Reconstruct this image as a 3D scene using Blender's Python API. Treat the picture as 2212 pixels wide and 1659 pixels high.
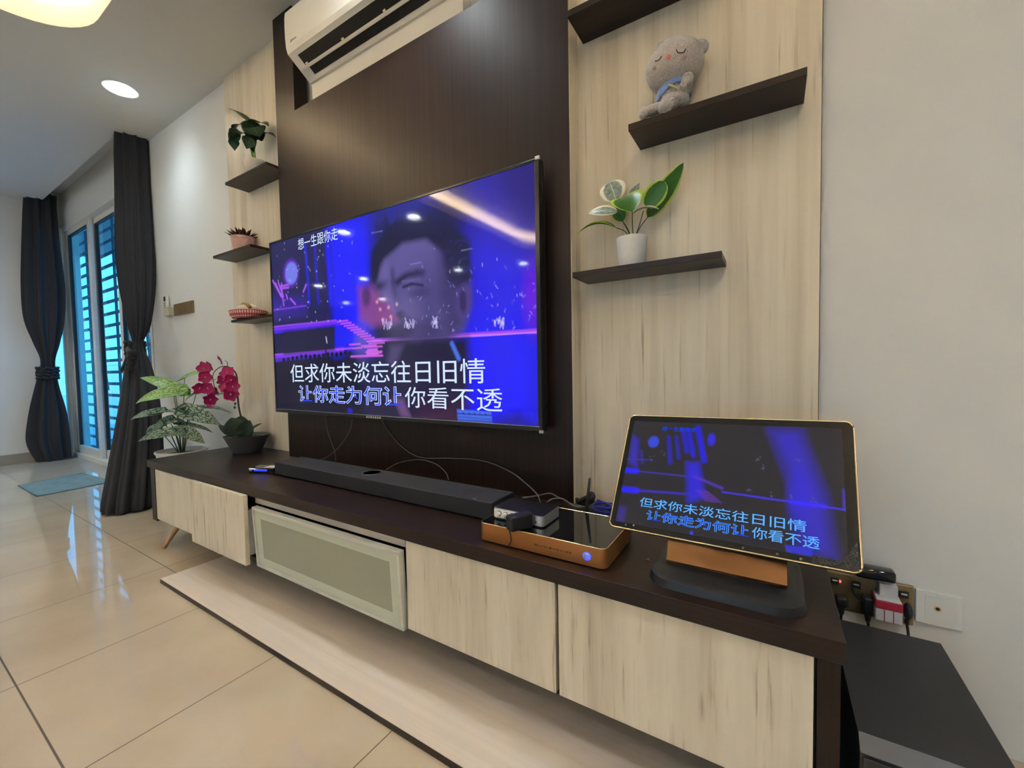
import bpy, bmesh, math, random
import numpy as np
from mathutils import Vector, Matrix, Euler
from mathutils import noise as mnoise

for o in list(bpy.data.objects):
    bpy.data.objects.remove(o)
scene = bpy.context.scene
col = scene.collection
random.seed(7)
PI = math.pi

# ------------------------------------------------------------------ camera
IW, IH, FPX = 2212, 1659, 903.4
CAM = Vector((0.0, -1.40, 0.943))
YAW, PITCH, ROLL = .5574, -.0401, -.0178
_f = Vector((-math.sin(YAW) * math.cos(PITCH), math.cos(YAW) * math.cos(PITCH), math.sin(PITCH)))
_r0 = Vector((math.cos(YAW), math.sin(YAW), 0))
_u0 = _r0.cross(_f)
_r = math.cos(ROLL) * _r0 + math.sin(ROLL) * _u0
_u = -math.sin(ROLL) * _r0 + math.cos(ROLL) * _u0
cam_data = bpy.data.cameras.new('camera')
cam = bpy.data.objects.new('camera', cam_data)
col.objects.link(cam)
cam.matrix_world = Matrix(((_r.x, _u.x, -_f.x, CAM.x), (_r.y, _u.y, -_f.y, CAM.y),
                           (_r.z, _u.z, -_f.z, CAM.z), (0, 0, 0, 1)))
cam_data.sensor_fit = 'HORIZONTAL'
cam_data.sensor_width = 36
cam_data.lens = FPX / IW * 36
cam_data.clip_start = .02
scene.camera = cam

# ------------------------------------------------------------------ view, world, sun
scene.view_settings.view_transform = 'Standard'
scene.view_settings.look = 'None'
scene.view_settings.gamma = 1
scene.view_settings.use_curve_mapping = False
scene.view_settings.exposure = 0.52
scene.cycles.use_denoising = True
scene.cycles.max_bounces = 8
scene.cycles.diffuse_bounces = 4
scene.cycles.glossy_bounces = 4
scene.cycles.transparent_max_bounces = 12
scene.cycles.caustics_reflective = False
scene.cycles.caustics_refractive = False
scene.cycles.sample_clamp_indirect = 0.0
STRIP_E = 102.0       # cove LED strip
SPOT_E = 330.0        # recessed downlights
SKY_E = 2.3
SUN_E = 2.2
world = bpy.data.worlds.new('world')
scene.world = world
world.use_nodes = True
wn = world.node_tree
wn.nodes.clear()
_out = wn.nodes.new('ShaderNodeOutputWorld')
_bg = wn.nodes.new('ShaderNodeBackground')
_tc = wn.nodes.new('ShaderNodeTexCoord')
_sx = wn.nodes.new('ShaderNodeSeparateXYZ')
_rp = wn.nodes.new('ShaderNodeValToRGB')
_rp.color_ramp.elements[0].color = (.42, .72, .95, 1)
_rp.color_ramp.elements[1].color = (.20, .52, .86, 1)
_rp.color_ramp.elements[0].position = .02
_rp.color_ramp.elements[1].position = .6
wn.links.new(_tc.outputs['Generated'], _sx.inputs[0])
wn.links.new(_sx.outputs['Z'], _rp.inputs[0])
wn.links.new(_rp.outputs[0], _bg.inputs[0])
_bg.inputs[1].default_value = SKY_E
wn.links.new(_bg.outputs[0], _out.inputs[0])
sun_d = bpy.data.lights.new('sun', 'SUN')
sun_d.energy = SUN_E
sun_d.angle = .02
sun_d.color = (1, .95, .88)
sun = bpy.data.objects.new('sun', sun_d)
col.objects.link(sun)
sun.rotation_euler = Vector((.25, .62, -.8)).to_track_quat('-Z', 'Y').to_euler()


# ------------------------------------------------------------------ measuring helpers
def ray(px, py):
    return _f + _r * ((px - IW / 2) / FPX) - _u * ((py - IH / 2) / FPX)


def at(px, py, ax, val):
    d = ray(px, py)
    i = 'xyz'.index(ax)
    return CAM + d * ((val - CAM[i]) / d[i])


def atd(px, py, depth):
    return CAM + ray(px, py) * depth


def depth_of(p):
    return (Vector(p) - CAM).dot(_f)


# ------------------------------------------------------------------ object helpers
ORG = {}


def thing(name, label, cat, loc, group=None):
    o = bpy.data.objects.new(name, None)
    o.empty_display_size = .05
    col.objects.link(o)
    o.location = loc
    ORG[o.name] = Vector(loc)
    o['label'] = label
    o['category'] = cat
    if group:
        o['group'] = group
    return o


def tag(o, label, cat, group=None, kind=None):
    o['label'] = label
    o['category'] = cat
    if group:
        o['group'] = group
    if kind:
        o['kind'] = kind
    return o


class MB:
    """collects shapes (world coordinates) into one mesh"""

    def __init__(self):
        self.bm = bmesh.new()
        self.uv = None

    def _uvl(self):
        if self.uv is None:
            self.uv = self.bm.loops.layers.uv.new('UVMap')
        return self.uv

    def box(self, x0, x1, y0, y1, z0, z1, bev=0, seg=2):
        M = Matrix.Translation(((x0 + x1) / 2, (y0 + y1) / 2, (z0 + z1) / 2)) @ \
            Matrix.Diagonal((abs(x1 - x0), abs(y1 - y0), abs(z1 - z0), 1))
        r = bmesh.ops.create_cube(self.bm, size=1, matrix=M)
        if bev:
            es = set(e for v in r['verts'] for e in v.link_edges)
            bmesh.ops.bevel(self.bm, geom=list(es), offset=bev, segments=seg, affect='EDGES', profile=.5)
        return self

    def obox(self, c, ax, ay, az, sx, sy, sz, bev=0, seg=2):
        """oriented box: centre, axes, full sizes"""
        ax, ay, az = Vector(ax).normalized(), Vector(ay).normalized(), Vector(az).normalized()
        M = Matrix(((ax.x * sx, ay.x * sy, az.x * sz, c[0]), (ax.y * sx, ay.y * sy, az.y * sz, c[1]),
                    (ax.z * sx, ay.z * sy, az.z * sz, c[2]), (0, 0, 0, 1)))
        r = bmesh.ops.create_cube(self.bm, size=1, matrix=M)
        if bev:
            es = set(e for v in r['verts'] for e in v.link_edges)
            bmesh.ops.bevel(self.bm, geom=list(es), offset=bev, segments=seg, affect='EDGES', profile=.5)
        return self

    def poly(self, pts):
        vs = [self.bm.verts.new(p) for p in pts]
        return self.bm.faces.new(vs)

    def prism(self, pts, vec, caps=True):
        """closed polygon (3-D points) swept along vec"""
        vec = Vector(vec)
        a = [self.bm.verts.new(p) for p in pts]
        b = [self.bm.verts.new(Vector(p) + vec) for p in pts]
        n = len(pts)
        for i in range(n):
            self.bm.faces.new((a[i], a[(i + 1) % n], b[(i + 1) % n], b[i]))
        if caps:
            self.bm.faces.new(a[::-1])
            self.bm.faces.new(b)
        return self

    def tube(self, pts, r, seg=8, caps=True):
        pts = [Vector(p) for p in pts]
        n = len(pts)
        rs = r if isinstance(r, (list, tuple)) else [r] * n
        t0 = (pts[1] - pts[0]).normalized()
        up = Vector((0, 0, 1)) if abs(t0.z) < .9 else Vector((1, 0, 0))
        nrm = t0.cross(up).normalized()
        rings = []
        for i in range(n):
            t = (pts[min(i + 1, n - 1)] - pts[max(i - 1, 0)])
            t = t.normalized() if t.length > 1e-9 else t0
            nrm = (nrm - t * nrm.dot(t))
            nrm = nrm.normalized() if nrm.length > 1e-6 else t.orthogonal().normalized()
            b = t.cross(nrm)
            rings.append([self.bm.verts.new(pts[i] + (nrm * math.cos(a) + b * math.sin(a)) * rs[i])
                          for a in [2 * PI * k / seg for k in range(seg)]])
        for i in range(n - 1):
            for k in range(seg):
                self.bm.faces.new((rings[i][k], rings[i][(k + 1) % seg], rings[i + 1][(k + 1) % seg], rings[i + 1][k]))
        if caps:
            self.bm.faces.new(rings[0][::-1])
            self.bm.faces.new(rings[-1])
        return self

    def loop_tube(self, pts, r, seg=8):
        """closed tube"""
        pts = [Vector(p) for p in pts]
        n = len(pts)
        rings = []
        for i in range(n):
            t = (pts[(i + 1) % n] - pts[i - 1]).normalized()
            a0 = Vector((0, 0, 1)) if abs(t.z) < .8 else Vector((0, 1, 0))
            nn = t.cross(a0).normalized()
            b = t.cross(nn)
            rings.append([self.bm.verts.new(pts[i] + (nn * math.cos(a) + b * math.sin(a)) * r)
                          for a in [2 * PI * k / seg for k in range(seg)]])
        for i in range(n):
            j = (i + 1) % n
            for k in range(seg):
                self.bm.faces.new((rings[i][k], rings[i][(k + 1) % seg], rings[j][(k + 1) % seg], rings[j][k]))
        return self

    def lathe(self, prof, c, seg=32, axis=(0, 0, 1), rad=None, close=False):
        """profile of (radius, height); rad(angle,i)->multiplier"""
        c = Vector(c)
        az = Vector(axis).normalized()
        ax = az.orthogonal().normalized() if abs(az.z) < .999 else Vector((1, 0, 0))
        ay = az.cross(ax)
        rings = []
        for i, (r, h) in enumerate(prof):
            ring = []
            for k in range(seg):
                a = 2 * PI * k / seg
                m = rad(a, i) if rad else 1
                ring.append(self.bm.verts.new(c + (ax * math.cos(a) + ay * math.sin(a)) * r * m + az * h))
            rings.append(ring)
        for i in range(len(rings) - 1):
            for k in range(seg):
                self.bm.faces.new((rings[i][k], rings[i][(k + 1) % seg], rings[i + 1][(k + 1) % seg], rings[i + 1][k]))
        self.bm.faces.new(rings[0][::-1])
        self.bm.faces.new(rings[-1])
        return self

    def ball(self, c, rx, ry=None, rz=None, rot=None, seg=20, rings=12):
        ry = rx if ry is None else ry
        rz = rx if rz is None else rz
        M = Matrix.Translation(c) @ (rot.to_matrix().to_4x4() if rot else Matrix()) @ Matrix.Diagonal((rx, ry, rz, 1))
        bmesh.ops.create_uvsphere(self.bm, u_segments=seg, v_segments=rings, radius=1, matrix=M)
        return self

    def oball(self, c, ax, ay, az, rx, ry, rz, seg=20, rings=12):
        ax, ay, az = [Vector(v).normalized() for v in (ax, ay, az)]
        M = Matrix(((ax.x * rx, ay.x * ry, az.x * rz, c[0]), (ax.y * rx, ay.y * ry, az.y * rz, c[1]),
                    (ax.z * rx, ay.z * ry, az.z * rz, c[2]), (0, 0, 0, 1)))
        bmesh.ops.create_uvsphere(self.bm, u_segments=seg, v_segments=rings, radius=1, matrix=M)
        return self

    def grid(self, fn, nu, nv, wrap=False, uv=True):
        """fn(u,v)->point, u,v in 0..1"""
        L = self._uvl() if uv else None
        V = [[self.bm.verts.new(fn(i / nu, j / nv)) for i in range(nu + (0 if wrap else 1))] for j in range(nv + 1)]
        for j in range(nv):
            for i in range(nu):
                i2 = (i + 1) % nu if wrap else i + 1
                f = self.bm.faces.new((V[j][i], V[j][i2], V[j + 1][i2], V[j + 1][i]))
                if L:
                    for lp, (a, b) in zip(f.loops, ((i, j), (i + 1, j), (i + 1, j + 1), (i, j + 1))):
                        lp[L].uv = (a / nu, b / nv)
        return self

    def build(self, name, mat, parent=None, smooth=False, angle=None, mods=()):
        me = bpy.data.meshes.new(name)
        org = Vector((0, 0, 0))
        if parent is not None:
            org = ORG[parent.name]
        bmesh.ops.recalc_face_normals(self.bm, faces=self.bm.faces) if not getattr(self, 'keep', False) else None
        bmesh.ops.translate(self.bm, verts=self.bm.verts, vec=-org)
        self.bm.to_mesh(me)
        self.bm.free()
        mats = mat if isinstance(mat, (list, tuple)) else [mat]
        for m in mats:
            me.materials.append(m)
        if smooth:
            for p in me.polygons:
                p.use_smooth = True
            if angle:
                me.set_sharp_from_angle(angle=math.radians(angle))
        o = bpy.data.objects.new(name, me)
        col.objects.link(o)
        ORG[o.name] = org
        if parent is not None:
            o.parent = parent
        for m in mods:
            mm = o.modifiers.new(m[0].title(), m[0])
            for k, v in m[1].items():
                setattr(mm, k, v)
        return o


def top(mb, name, mat, label, cat, group=None, kind=None, **kw):
    """a thing that is one mesh, its origin moved to its base"""
    xs = [v.co.copy() for v in mb.bm.verts]
    c = Vector(((min(v.x for v in xs) + max(v.x for v in xs)) / 2, (min(v.y for v in xs) + max(v.y for v in xs)) / 2,
                min(v.z for v in xs)))
    bmesh.ops.recalc_face_normals(mb.bm, faces=mb.bm.faces)
    mb.keep = True
    bmesh.ops.translate(mb.bm, verts=mb.bm.verts, vec=-c)
    o = mb.build(name, mat, None, **kw)
    o.location = c
    ORG[o.name] = c
    return tag(o, label, cat, group, kind)


def struct(mb, name, mat, **kw):
    o = mb.build(name, mat, None, **kw)
    o['kind'] = 'structure'
    return o


def spline(pts, n=10):
    """Catmull-Rom through the points"""
    P = [Vector(p) for p in pts]
    P = [P[0] * 2 - P[1]] + P + [P[-1] * 2 - P[-2]]
    out = []
    for i in range(1, len(P) - 2):
        for k in range(n):
            t = k / n
            a, b, c, d = P[i - 1], P[i], P[i + 1], P[i + 2]
            out.append(.5 * ((2 * b) + (c - a) * t + (2 * a - 5 * b + 4 * c - d) * t * t + (3 * b - a - 3 * c + d) * t ** 3))
    out.append(P[-2])
    return out


def rrect(x0, x1, y0, y1, r, z, n=8):
    """rounded rectangle in the XY plane, counter-clockwise"""
    pts = []
    for cx, cy, a0 in ((x1 - r, y1 - r, 0), (x0 + r, y1 - r, 90), (x0 + r, y0 + r, 180), (x1 - r, y0 + r, 270)):
        for k in range(n + 1):
            a = math.radians(a0 + 90 * k / n)
            pts.append(Vector((cx + r * math.cos(a), cy + r * math.sin(a), z)))
    return pts


# ------------------------------------------------------------------ materials
def nmat(name):
    m = bpy.data.materials.new(name)
    m.use_nodes = True
    return m, m.node_tree, m.node_tree.nodes['Principled BSDF']


def mat(name, c, rough=.5, metal=0, spec=.5, coat=0, sheen=0, emit=None, estr=0, sss=0, bump=None):
    m, nt, b = nmat(name)
    b.inputs['Base Color'].default_value = (*c, 1)
    b.inputs['Roughness'].default_value = rough
    b.inputs['Metallic'].default_value = metal
    b.inputs['Specular IOR Level'].default_value = spec
    b.inputs['Coat Weight'].default_value = coat
    b.inputs['Coat Roughness'].default_value = .05
    b.inputs['Sheen Weight'].default_value = sheen
    if emit:
        b.inputs['Emission Color'].default_value = (*emit, 1)
        b.inputs['Emission Strength'].default_value = estr
    # slight procedural variation so that no surface is dead flat
    n = nt.nodes.new('ShaderNodeTexNoise')
    tc = nt.nodes.new('ShaderNodeTexCoord')
    nt.links.new(tc.outputs['Object'], n.inputs['Vector'])
    n.inputs['Scale'].default_value = bump[0] if bump else 60
    if bump:
        bp = nt.nodes.new('ShaderNodeBump')
        bp.inputs['Strength'].default_value = bump[1]
        bp.inputs['Distance'].default_value = bump[2] if len(bump) > 2 else .002
        nt.links.new(n.outputs['Fac'], bp.inputs['Height'])
        nt.links.new(bp.outputs['Normal'], b.inputs['Normal'])
    else:
        mr = nt.nodes.new('ShaderNodeMapRange')
        mr.inputs['To Min'].default_value = max(0, rough - .03)
        mr.inputs['To Max'].default_value = min(1, rough + .03)
        nt.links.new(n.outputs['Fac'], mr.inputs['Value'])
        nt.links.new(mr.outputs['Result'], b.inputs['Roughness'])
    return m


def emis(name, c, s):
    m = bpy.data.materials.new(name)
    m.use_nodes = True
    nt = m.node_tree
    nt.nodes.clear()
    e = nt.nodes.new('ShaderNodeEmission')
    e.inputs[0].default_value = (*c, 1)
    e.inputs[1].default_value = s
    o = nt.nodes.new('ShaderNodeOutputMaterial')
    nt.links.new(e.outputs[0], o.inputs[0])
    return m


def ramp(nt, fac, stops):
    r = nt.nodes.new('ShaderNodeValToRGB')
    els = r.color_ramp.elements
    while len(els) < len(stops):
        els.new(.5)
    for e, (p, c) in zip(els, stops):
        e.position = p
        e.color = (*c, 1)
    nt.links.new(fac, r.inputs[0])
    return r.outputs[0]


def wood(name, scale, stops, rough, streak=None, spec=.5, bump=.05, detail=6, coat=0):
    """streaky laminate; scale = noise frequency along world x, y, z (low along the grain)"""
    m, nt, b = nmat(name)
    g = nt.nodes.new('ShaderNodeNewGeometry')
    mp = nt.nodes.new('ShaderNodeMapping')
    mp.inputs['Scale'].default_value = scale
    nt.links.new(g.outputs['Position'], mp.inputs['Vector'])
    n = nt.nodes.new('ShaderNodeTexNoise')
    n.inputs['Scale'].default_value = 1
    n.inputs['Detail'].default_value = detail
    n.inputs['Roughness'].default_value = .6
    n.inputs['Distortion'].default_value = .25
    nt.links.new(mp.outputs[0], n.inputs['Vector'])
    c = ramp(nt, n.outputs['Fac'], stops)
    if streak:
        mp2 = nt.nodes.new('ShaderNodeMapping')
        mp2.inputs['Scale'].default_value = [s * k for s, k in zip(scale, streak[0])]
        nt.links.new(g.outputs['Position'], mp2.inputs['Vector'])
        n2 = nt.nodes.new('ShaderNodeTexNoise')
        n2.inputs['Scale'].default_value = 1
        n2.inputs['Detail'].default_value = 4
        nt.links.new(mp2.outputs[0], n2.inputs['Vector'])
        f = ramp(nt, n2.outputs['Fac'], streak[1])
        mx = nt.nodes.new('ShaderNodeMix')
        mx.data_type = 'RGBA'
        mx.blend_type = 'MULTIPLY'
        mx.inputs['Factor'].default_value = 1
        nt.links.new(c, mx.inputs['A'])
        nt.links.new(f, mx.inputs['B'])
        c = mx.outputs['Result']
    nt.links.new(c, b.inputs['Base Color'])
    b.inputs['Roughness'].default_value = rough
    b.inputs['Specular IOR Level'].default_value = spec
    b.inputs['Coat Weight'].default_value = coat
    if bump:
        bp = nt.nodes.new('ShaderNodeBump')
        bp.inputs['Strength'].default_value = bump
        bp.inputs['Distance'].default_value = .001
        nt.links.new(n.outputs['Fac'], bp.inputs['Height'])
        nt.links.new(bp.outputs['Normal'], b.inputs['Normal'])
    return m


PALE = [(.28, (.54, .46, .35)), (.42, (.68, .595, .46)), (.56, (.78, .695, .555)), (.72, (.66, .60, .485))]
STRK = ((7, 7, 6.5), [(.28, (.58, .55, .51)), (.345, (.89, .875, .85)), (.41, (1, 1, 1))])
M_PALE = wood('pale_streaked_laminate', (10, 10, .40), PALE, .42, STRK, detail=5)
DARK = [(.25, (.010, .0045, .0032)), (.5, (.019, .0092, .0064)), (.75, (.031, .016, .011))]
M_DARK = wood('dark_wenge_laminate', (130, 130, 1.2), DARK, .36, spec=.30, bump=.04)
M_DARKX = wood('dark_wenge_laminate_lengthwise', (1.2, 130, 130), DARK, .34, spec=.35, bump=.04)
M_WALL = mat('white_wall_paint', (.74, .73, .71), .75, spec=.25)
M_CEIL = mat('white_ceiling_paint', (.70, .69, .67), .85, spec=.2)
M_WHITE = mat('white_plastic', (.78, .76, .72), .35)
M_ALU = mat('brushed_aluminium', (.62, .60, .58), .32, metal=.85)
M_BLACK = mat('black_plastic', (.012, .012, .013), .45)
M_GLOSSB = mat('gloss_black_glass', (.006, .006, .007), .04, spec=.6, coat=.4)
M_CHARC = mat('charcoal_fabric_plastic', (.022, .022, .025), .6, bump=(900, .2, .0006))
M_GOLD = mat('gold_anodised_metal', (.42, .18, .055), .32, metal=.6)
M_PGOLD = mat('pale_gold_trim', (.85, .66, .36), .22, metal=.9)
M_SILVER = mat('silver_metal', (.55, .56, .60), .3, metal=.8)
M_OFFW = mat('door_frame_off_white', (.72, .71, .66), .4)


def floor_mat():
    m, nt, b = nmat('glossy_beige_floor_tiles')
    g = nt.nodes.new('ShaderNodeNewGeometry')
    s = nt.nodes.new('ShaderNodeSeparateXYZ')
    nt.links.new(g.outputs['Position'], s.inputs[0])
    T = .5565

    def line(sock, off, half):
        a = nt.nodes.new('ShaderNodeMath'); a.operation = 'ADD'; a.inputs[1].default_value = 20 * T - off
        nt.links.new(sock, a.inputs[0])
        d = nt.nodes.new('ShaderNodeMath'); d.operation = 'PINGPONG'; d.inputs[1].default_value = T / 2
        nt.links.new(a.outputs[0], d.inputs[0])
        l = nt.nodes.new('ShaderNodeMath'); l.operation = 'LESS_THAN'; l.inputs[1].default_value = half
        nt.links.new(d.outputs[0], l.inputs[0])
        return l.outputs[0], a.outputs[0]
    lx, ax_ = line(s.outputs['X'], -1.3945, .0017)
    ly, ay_ = line(s.outputs['Y'], -.6010, .0022)
    mxm = nt.nodes.new('ShaderNodeMath'); mxm.operation = 'MAXIMUM'
    nt.links.new(lx, mxm.inputs[0]); nt.links.new(ly, mxm.inputs[1])
    n = nt.nodes.new('ShaderNodeTexNoise'); n.inputs['Scale'].default_value = 2.2; n.inputs['Detail'].default_value = 6
    nt.links.new(g.outputs['Position'], n.inputs['Vector'])
    c = ramp(nt, n.outputs['Fac'], [(.35, (.47, .39, .285)), (.65, (.55, .465, .35))])
    mx = nt.nodes.new('ShaderNodeMix'); mx.data_type = 'RGBA'
    nt.links.new(mxm.outputs[0], mx.inputs['Factor'])
    nt.links.new(c, mx.inputs['A'])
    mx.inputs['B'].default_value = (.10, .075, .055, 1)
    nt.links.new(mx.outputs['Result'], b.inputs['Base Color'])
    r = nt.nodes.new('ShaderNodeMapRange')
    r.inputs['To Min'].default_value = .02; r.inputs['To Max'].default_value = .6
    nt.links.new(mxm.outputs[0], r.inputs['Value'])
    nt.links.new(r.outputs[0], b.inputs['Roughness'])
    b.inputs['Specular IOR Level'].default_value = .65
    return m


def glass_mat(name, tint=(.78, .9, .96), rough=.02, refl=.12):
    m = bpy.data.materials.new(name)
    m.use_nodes = True
    nt = m.node_tree
    nt.nodes.clear()
    t = nt.nodes.new('ShaderNodeBsdfTransparent'); t.inputs[0].default_value = (*tint, 1)
    gl = nt.nodes.new('ShaderNodeBsdfGlossy'); gl.inputs['Roughness'].default_value = rough
    fr = nt.nodes.new('ShaderNodeFresnel'); fr.inputs[0].default_value = 1.3
    mx = nt.nodes.new('ShaderNodeMixShader')
    ge = nt.nodes.new('ShaderNodeNewGeometry')
    iv = nt.nodes.new('ShaderNodeMath'); iv.operation = 'SUBTRACT'; iv.inputs[0].default_value = 1
    nt.links.new(ge.outputs['Backfacing'], iv.inputs[1])
    ml = nt.nodes.new('ShaderNodeMath'); ml.operation = 'MULTIPLY'
    nt.links.new(fr.outputs[0], ml.inputs[0]); nt.links.new(iv.outputs[0], ml.inputs[1])
    nt.links.new(ml.outputs[0], mx.inputs[0])
    nt.links.new(t.outputs[0], mx.inputs[1]); nt.links.new(gl.outputs[0], mx.inputs[2])
    o = nt.nodes.new('ShaderNodeOutputMaterial')
    nt.links.new(mx.outputs[0], o.inputs[0])
    return m


M_FLOOR = floor_mat()
M_CLEAR = glass_mat('clear_window_glass', (.93, .96, .97))
M_GLASS = glass_mat('blue_tinted_window_glass', (.42, .76, .92))

# ================================================================== THE SETTING
CZ = 2.85           # false ceiling height
XL, WY = -6.92, .02  # left wall, back wall surface
DX0, DX1, DZ1 = -6.92, -4.46, 2.62   # glazed door opening in the back wall
XR, YR, XF, YN = 2.6, -7.2, -12.0, -1.2

mb = MB(); mb.box(XF, XR, YR, .16, -.12, 0)
struct(mb, 'floor', M_FLOOR)

mb = MB()
mb.box(DX1, XR, WY, WY + .15, 0, 3.2)
mb.box(XL - .15, DX1, WY, WY + .15, DZ1, 3.2)
struct(mb, 'wall_back', M_WALL)
mb = MB()
mb.box(XL - .12, XL, YN, -.16, 0, 3.2)
mb.box(XL - .12, XL, -.16, WY, 2.62, 3.2)
struct(mb, 'wall_left', M_WALL)
mb = MB(); mb.box(XF, XL - .12, YN, YN + .12, 0, 3.2); struct(mb, 'wall_left_return', M_WALL)
mb = MB(); mb.box(XR, XR + .12, YR, WY + .15, 0, 3.2); struct(mb, 'wall_right', M_WALL)
RW0, RW1, RWZ = -2.7, -.2, 2.45
mb = MB()
mb.box(XF - .12, RW0, YR - .12, YR, 0, 3.2); mb.box(RW1, XR + .12, YR - .12, YR, 0, 3.2); mb.box(RW0, RW1, YR - .12, YR, RWZ, 3.2)
struct(mb, 'wall_rear', M_WALL)
wr = bpy.data.objects.new('added_fill_window', None); col.objects.link(wr); wr.location = (-1.45, YR, 0); ORG[wr.name] = Vector(wr.location)  # unseen window, added behind the viewer to let in fill light
wr['kind'] = 'structure'
mb = MB()
for xa in (RW0, RW0 + 1.22, RW1 - .06):
    mb.box(xa, xa + .06, YR - .09, YR - .03, 0, RWZ)
mb.box(RW0, RW1, YR - .09, YR - .03, 0, .06); mb.box(RW0, RW1, YR - .09, YR - .03, RWZ - .06, RWZ)
mb.build('window_frame', M_OFFW, wr)
mb = MB(); mb.box(RW0 + .06, RW1 - .06, YR - .064, YR - .056, .06, RWZ - .06)
mb.build('glass_pane', M_CLEAR, wr)
mb = MB(); mb.box(XF - .12, XF, YR, YN + .12, 0, 3.2); struct(mb, 'wall_far', M_WALL)
M_SKIRT = mat('grey_beige_skirting_tile', (.34, .31, .26), .25)
mb = MB(); mb.box(XL, XL + .012, YN, -.16, 0, .105, .002); struct(mb, 'baseboard_left', M_SKIRT)

# false ceiling with a rounded-rectangle cove opening and a curtain pocket along the door
CV = rrect(-3.42, .55, -5.0, -.585, .33, CZ, 10)
PK = (XL, -4.43, -.155)
mb = MB()
bm = mb.bm
outer = [Vector(p) for p in ((XF, YR, CZ), (XR, YR, CZ), (XR, WY, CZ), (PK[1], WY, CZ), (PK[1], PK[2], CZ),
                             (XL, PK[2], CZ), (XL, YN, CZ), (XF, YN, CZ))]


def edge_loop(pts):
    vs = [bm.verts.new(p) for p in pts]
    return [bm.edges.new((vs[i], vs[(i + 1) % len(vs)])) for i in range(len(vs))]


es = edge_loop(outer) + edge_loop(CV)
bmesh.ops.triangle_fill(bm, use_beauty=True, use_dissolve=False, edges=es)
LIP = .115
cen = Vector((-1.43, -2.8, CZ))


def off(p, d):
    """cove outline pushed outwards by d"""
    q = Vector(p)
    x0, x1, y0, y1, r = -3.42, .55, -5.0, -.585, .33
    cx = min(max(q.x, x0 + r), x1 - r)
    cy = min(max(q.y, y0 + r), y1 - r)
    v = Vector((q.x - cx, q.y - cy, 0))
    return q + (v.normalized() * d if v.length > 1e-6 else Vector())


n = len(CV)


def band(pa, pb):
    for i in range(n):
        j = (i + 1) % n
        va = [bm.verts.new(v) for v in (pa[i], pa[j], pb[j], pb[i])]
        bm.faces.new(va)


up = Vector((0, 0, LIP))
lo_out = [p + up for p in CV]
lo_back = [off(p, .02) + up for p in CV]
lo_foot = [off(p, .02) + Vector((0, 0, .012)) for p in CV]
ledge = [off(p, .19) + Vector((0, 0, .012)) for p in CV]
wallup = [off(p, .19) + Vector((0, 0, .235)) for p in CV]
band(CV, lo_out); band(lo_out, lo_back); band(lo_back, lo_foot); band(lo_foot, ledge); band(ledge, wallup)
bm.faces.new([bm.verts.new(p) for p in wallup])
# curtain pocket
for a, b in (((PK[1], WY), (PK[1], PK[2])), ((PK[1], PK[2]), (XL, PK[2]))):
    bm.faces.new([bm.verts.new(p) for p in ((a[0], a[1], CZ), (b[0], b[1], CZ), (b[0], b[1], 3.02), (a[0], a[1], 3.02))])
bm.faces.new([bm.verts.new(p) for p in ((XL, PK[2], 3.02), (PK[1], PK[2], 3.02), (PK[1], WY, 3.02), (XL, WY, 3.02))])
mb.keep = True
struct(mb, 'ceiling', M_CEIL)
mb = MB(); mb.box(XF - .2, XR + .2, YR - .2, WY + .15, 3.2, 3.3); struct(mb, 'light_blocking_slab', M_CEIL)  # unseen slab added over the ceiling to keep outside light from leaking in

# LED strip hidden behind the cove lip
t = thing('cove_light', 'warm glowing strip light hidden in the rounded ceiling recess', 'ceiling light', (-1.43, -2.8, CZ))
mb = MB(); mb.loop_tube([off(p, .075) + Vector((0, 0, .04)) for p in CV], .014, 6)
mb.build('light_strip', emis('warm_strip_glow', (1, .76, .46), STRIP_E), t)

# recessed downlights
M_LAMP = emis('cool_white_lamp', (.88, .95, 1), SPOT_E)
# the frosted lens throws most of its light downwards
_nt = M_LAMP.node_tree
_lw = _nt.nodes.new('ShaderNodeNewGeometry')
_dt = _nt.nodes.new('ShaderNodeVectorMath'); _dt.operation = 'DOT_PRODUCT'
_nt.links.new(_lw.outputs['Normal'], _dt.inputs[0]); _nt.links.new(_lw.outputs['Incoming'], _dt.inputs[1])
_ab = _nt.nodes.new('ShaderNodeMath'); _ab.operation = 'ABSOLUTE'; _nt.links.new(_dt.outputs['Value'], _ab.inputs[0])
_pw = _nt.nodes.new('ShaderNodeMath'); _pw.operation = 'POWER'; _pw.inputs[1].default_value = 3.2; _nt.links.new(_ab.outputs[0], _pw.inputs[0])
_ml = _nt.nodes.new('ShaderNodeMath'); _ml.operation = 'MULTIPLY'; _ml.inputs[1].default_value = SPOT_E; _nt.links.new(_pw.outputs[0], _ml.inputs[0])
_nt.links.new(_ml.outputs[0], [q for q in _nt.nodes if q.type == 'EMISSION'][0].inputs[1])


M_LAMP2 = M_LAMP.copy(); M_LAMP2.name = 'dimmer_cool_white_lamp'
for _q in M_LAMP2.node_tree.nodes:
    if _q.type == 'MATH' and _q.operation == 'MULTIPLY':
        _q.inputs[1].default_value = SPOT_E * .42
    if _q.type == 'EMISSION':
        _q.inputs[0].default_value = (.74, .92, 1, 1)


def downlight(x, y, label, z=CZ, lamp=None):
    t = thing('recessed_downlight', label, 'ceiling light', (x, y, z), 'recessed ceiling downlights')
    mb = MB(); mb.lathe([(.078, -.004), (.093, -.004), (.095, 0), (.095, .0)], (x, y, z), 32)
    mb2 = MB(); mb2.lathe([(.074, -.0075), (.0745, -.005)], (x, y, z), 32)
    mb.build('trim_ring', M_WHITE, t, smooth=True, angle=40)
    mb2.build('diffuser', lamp or M_LAMP, t)
    return t


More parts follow.
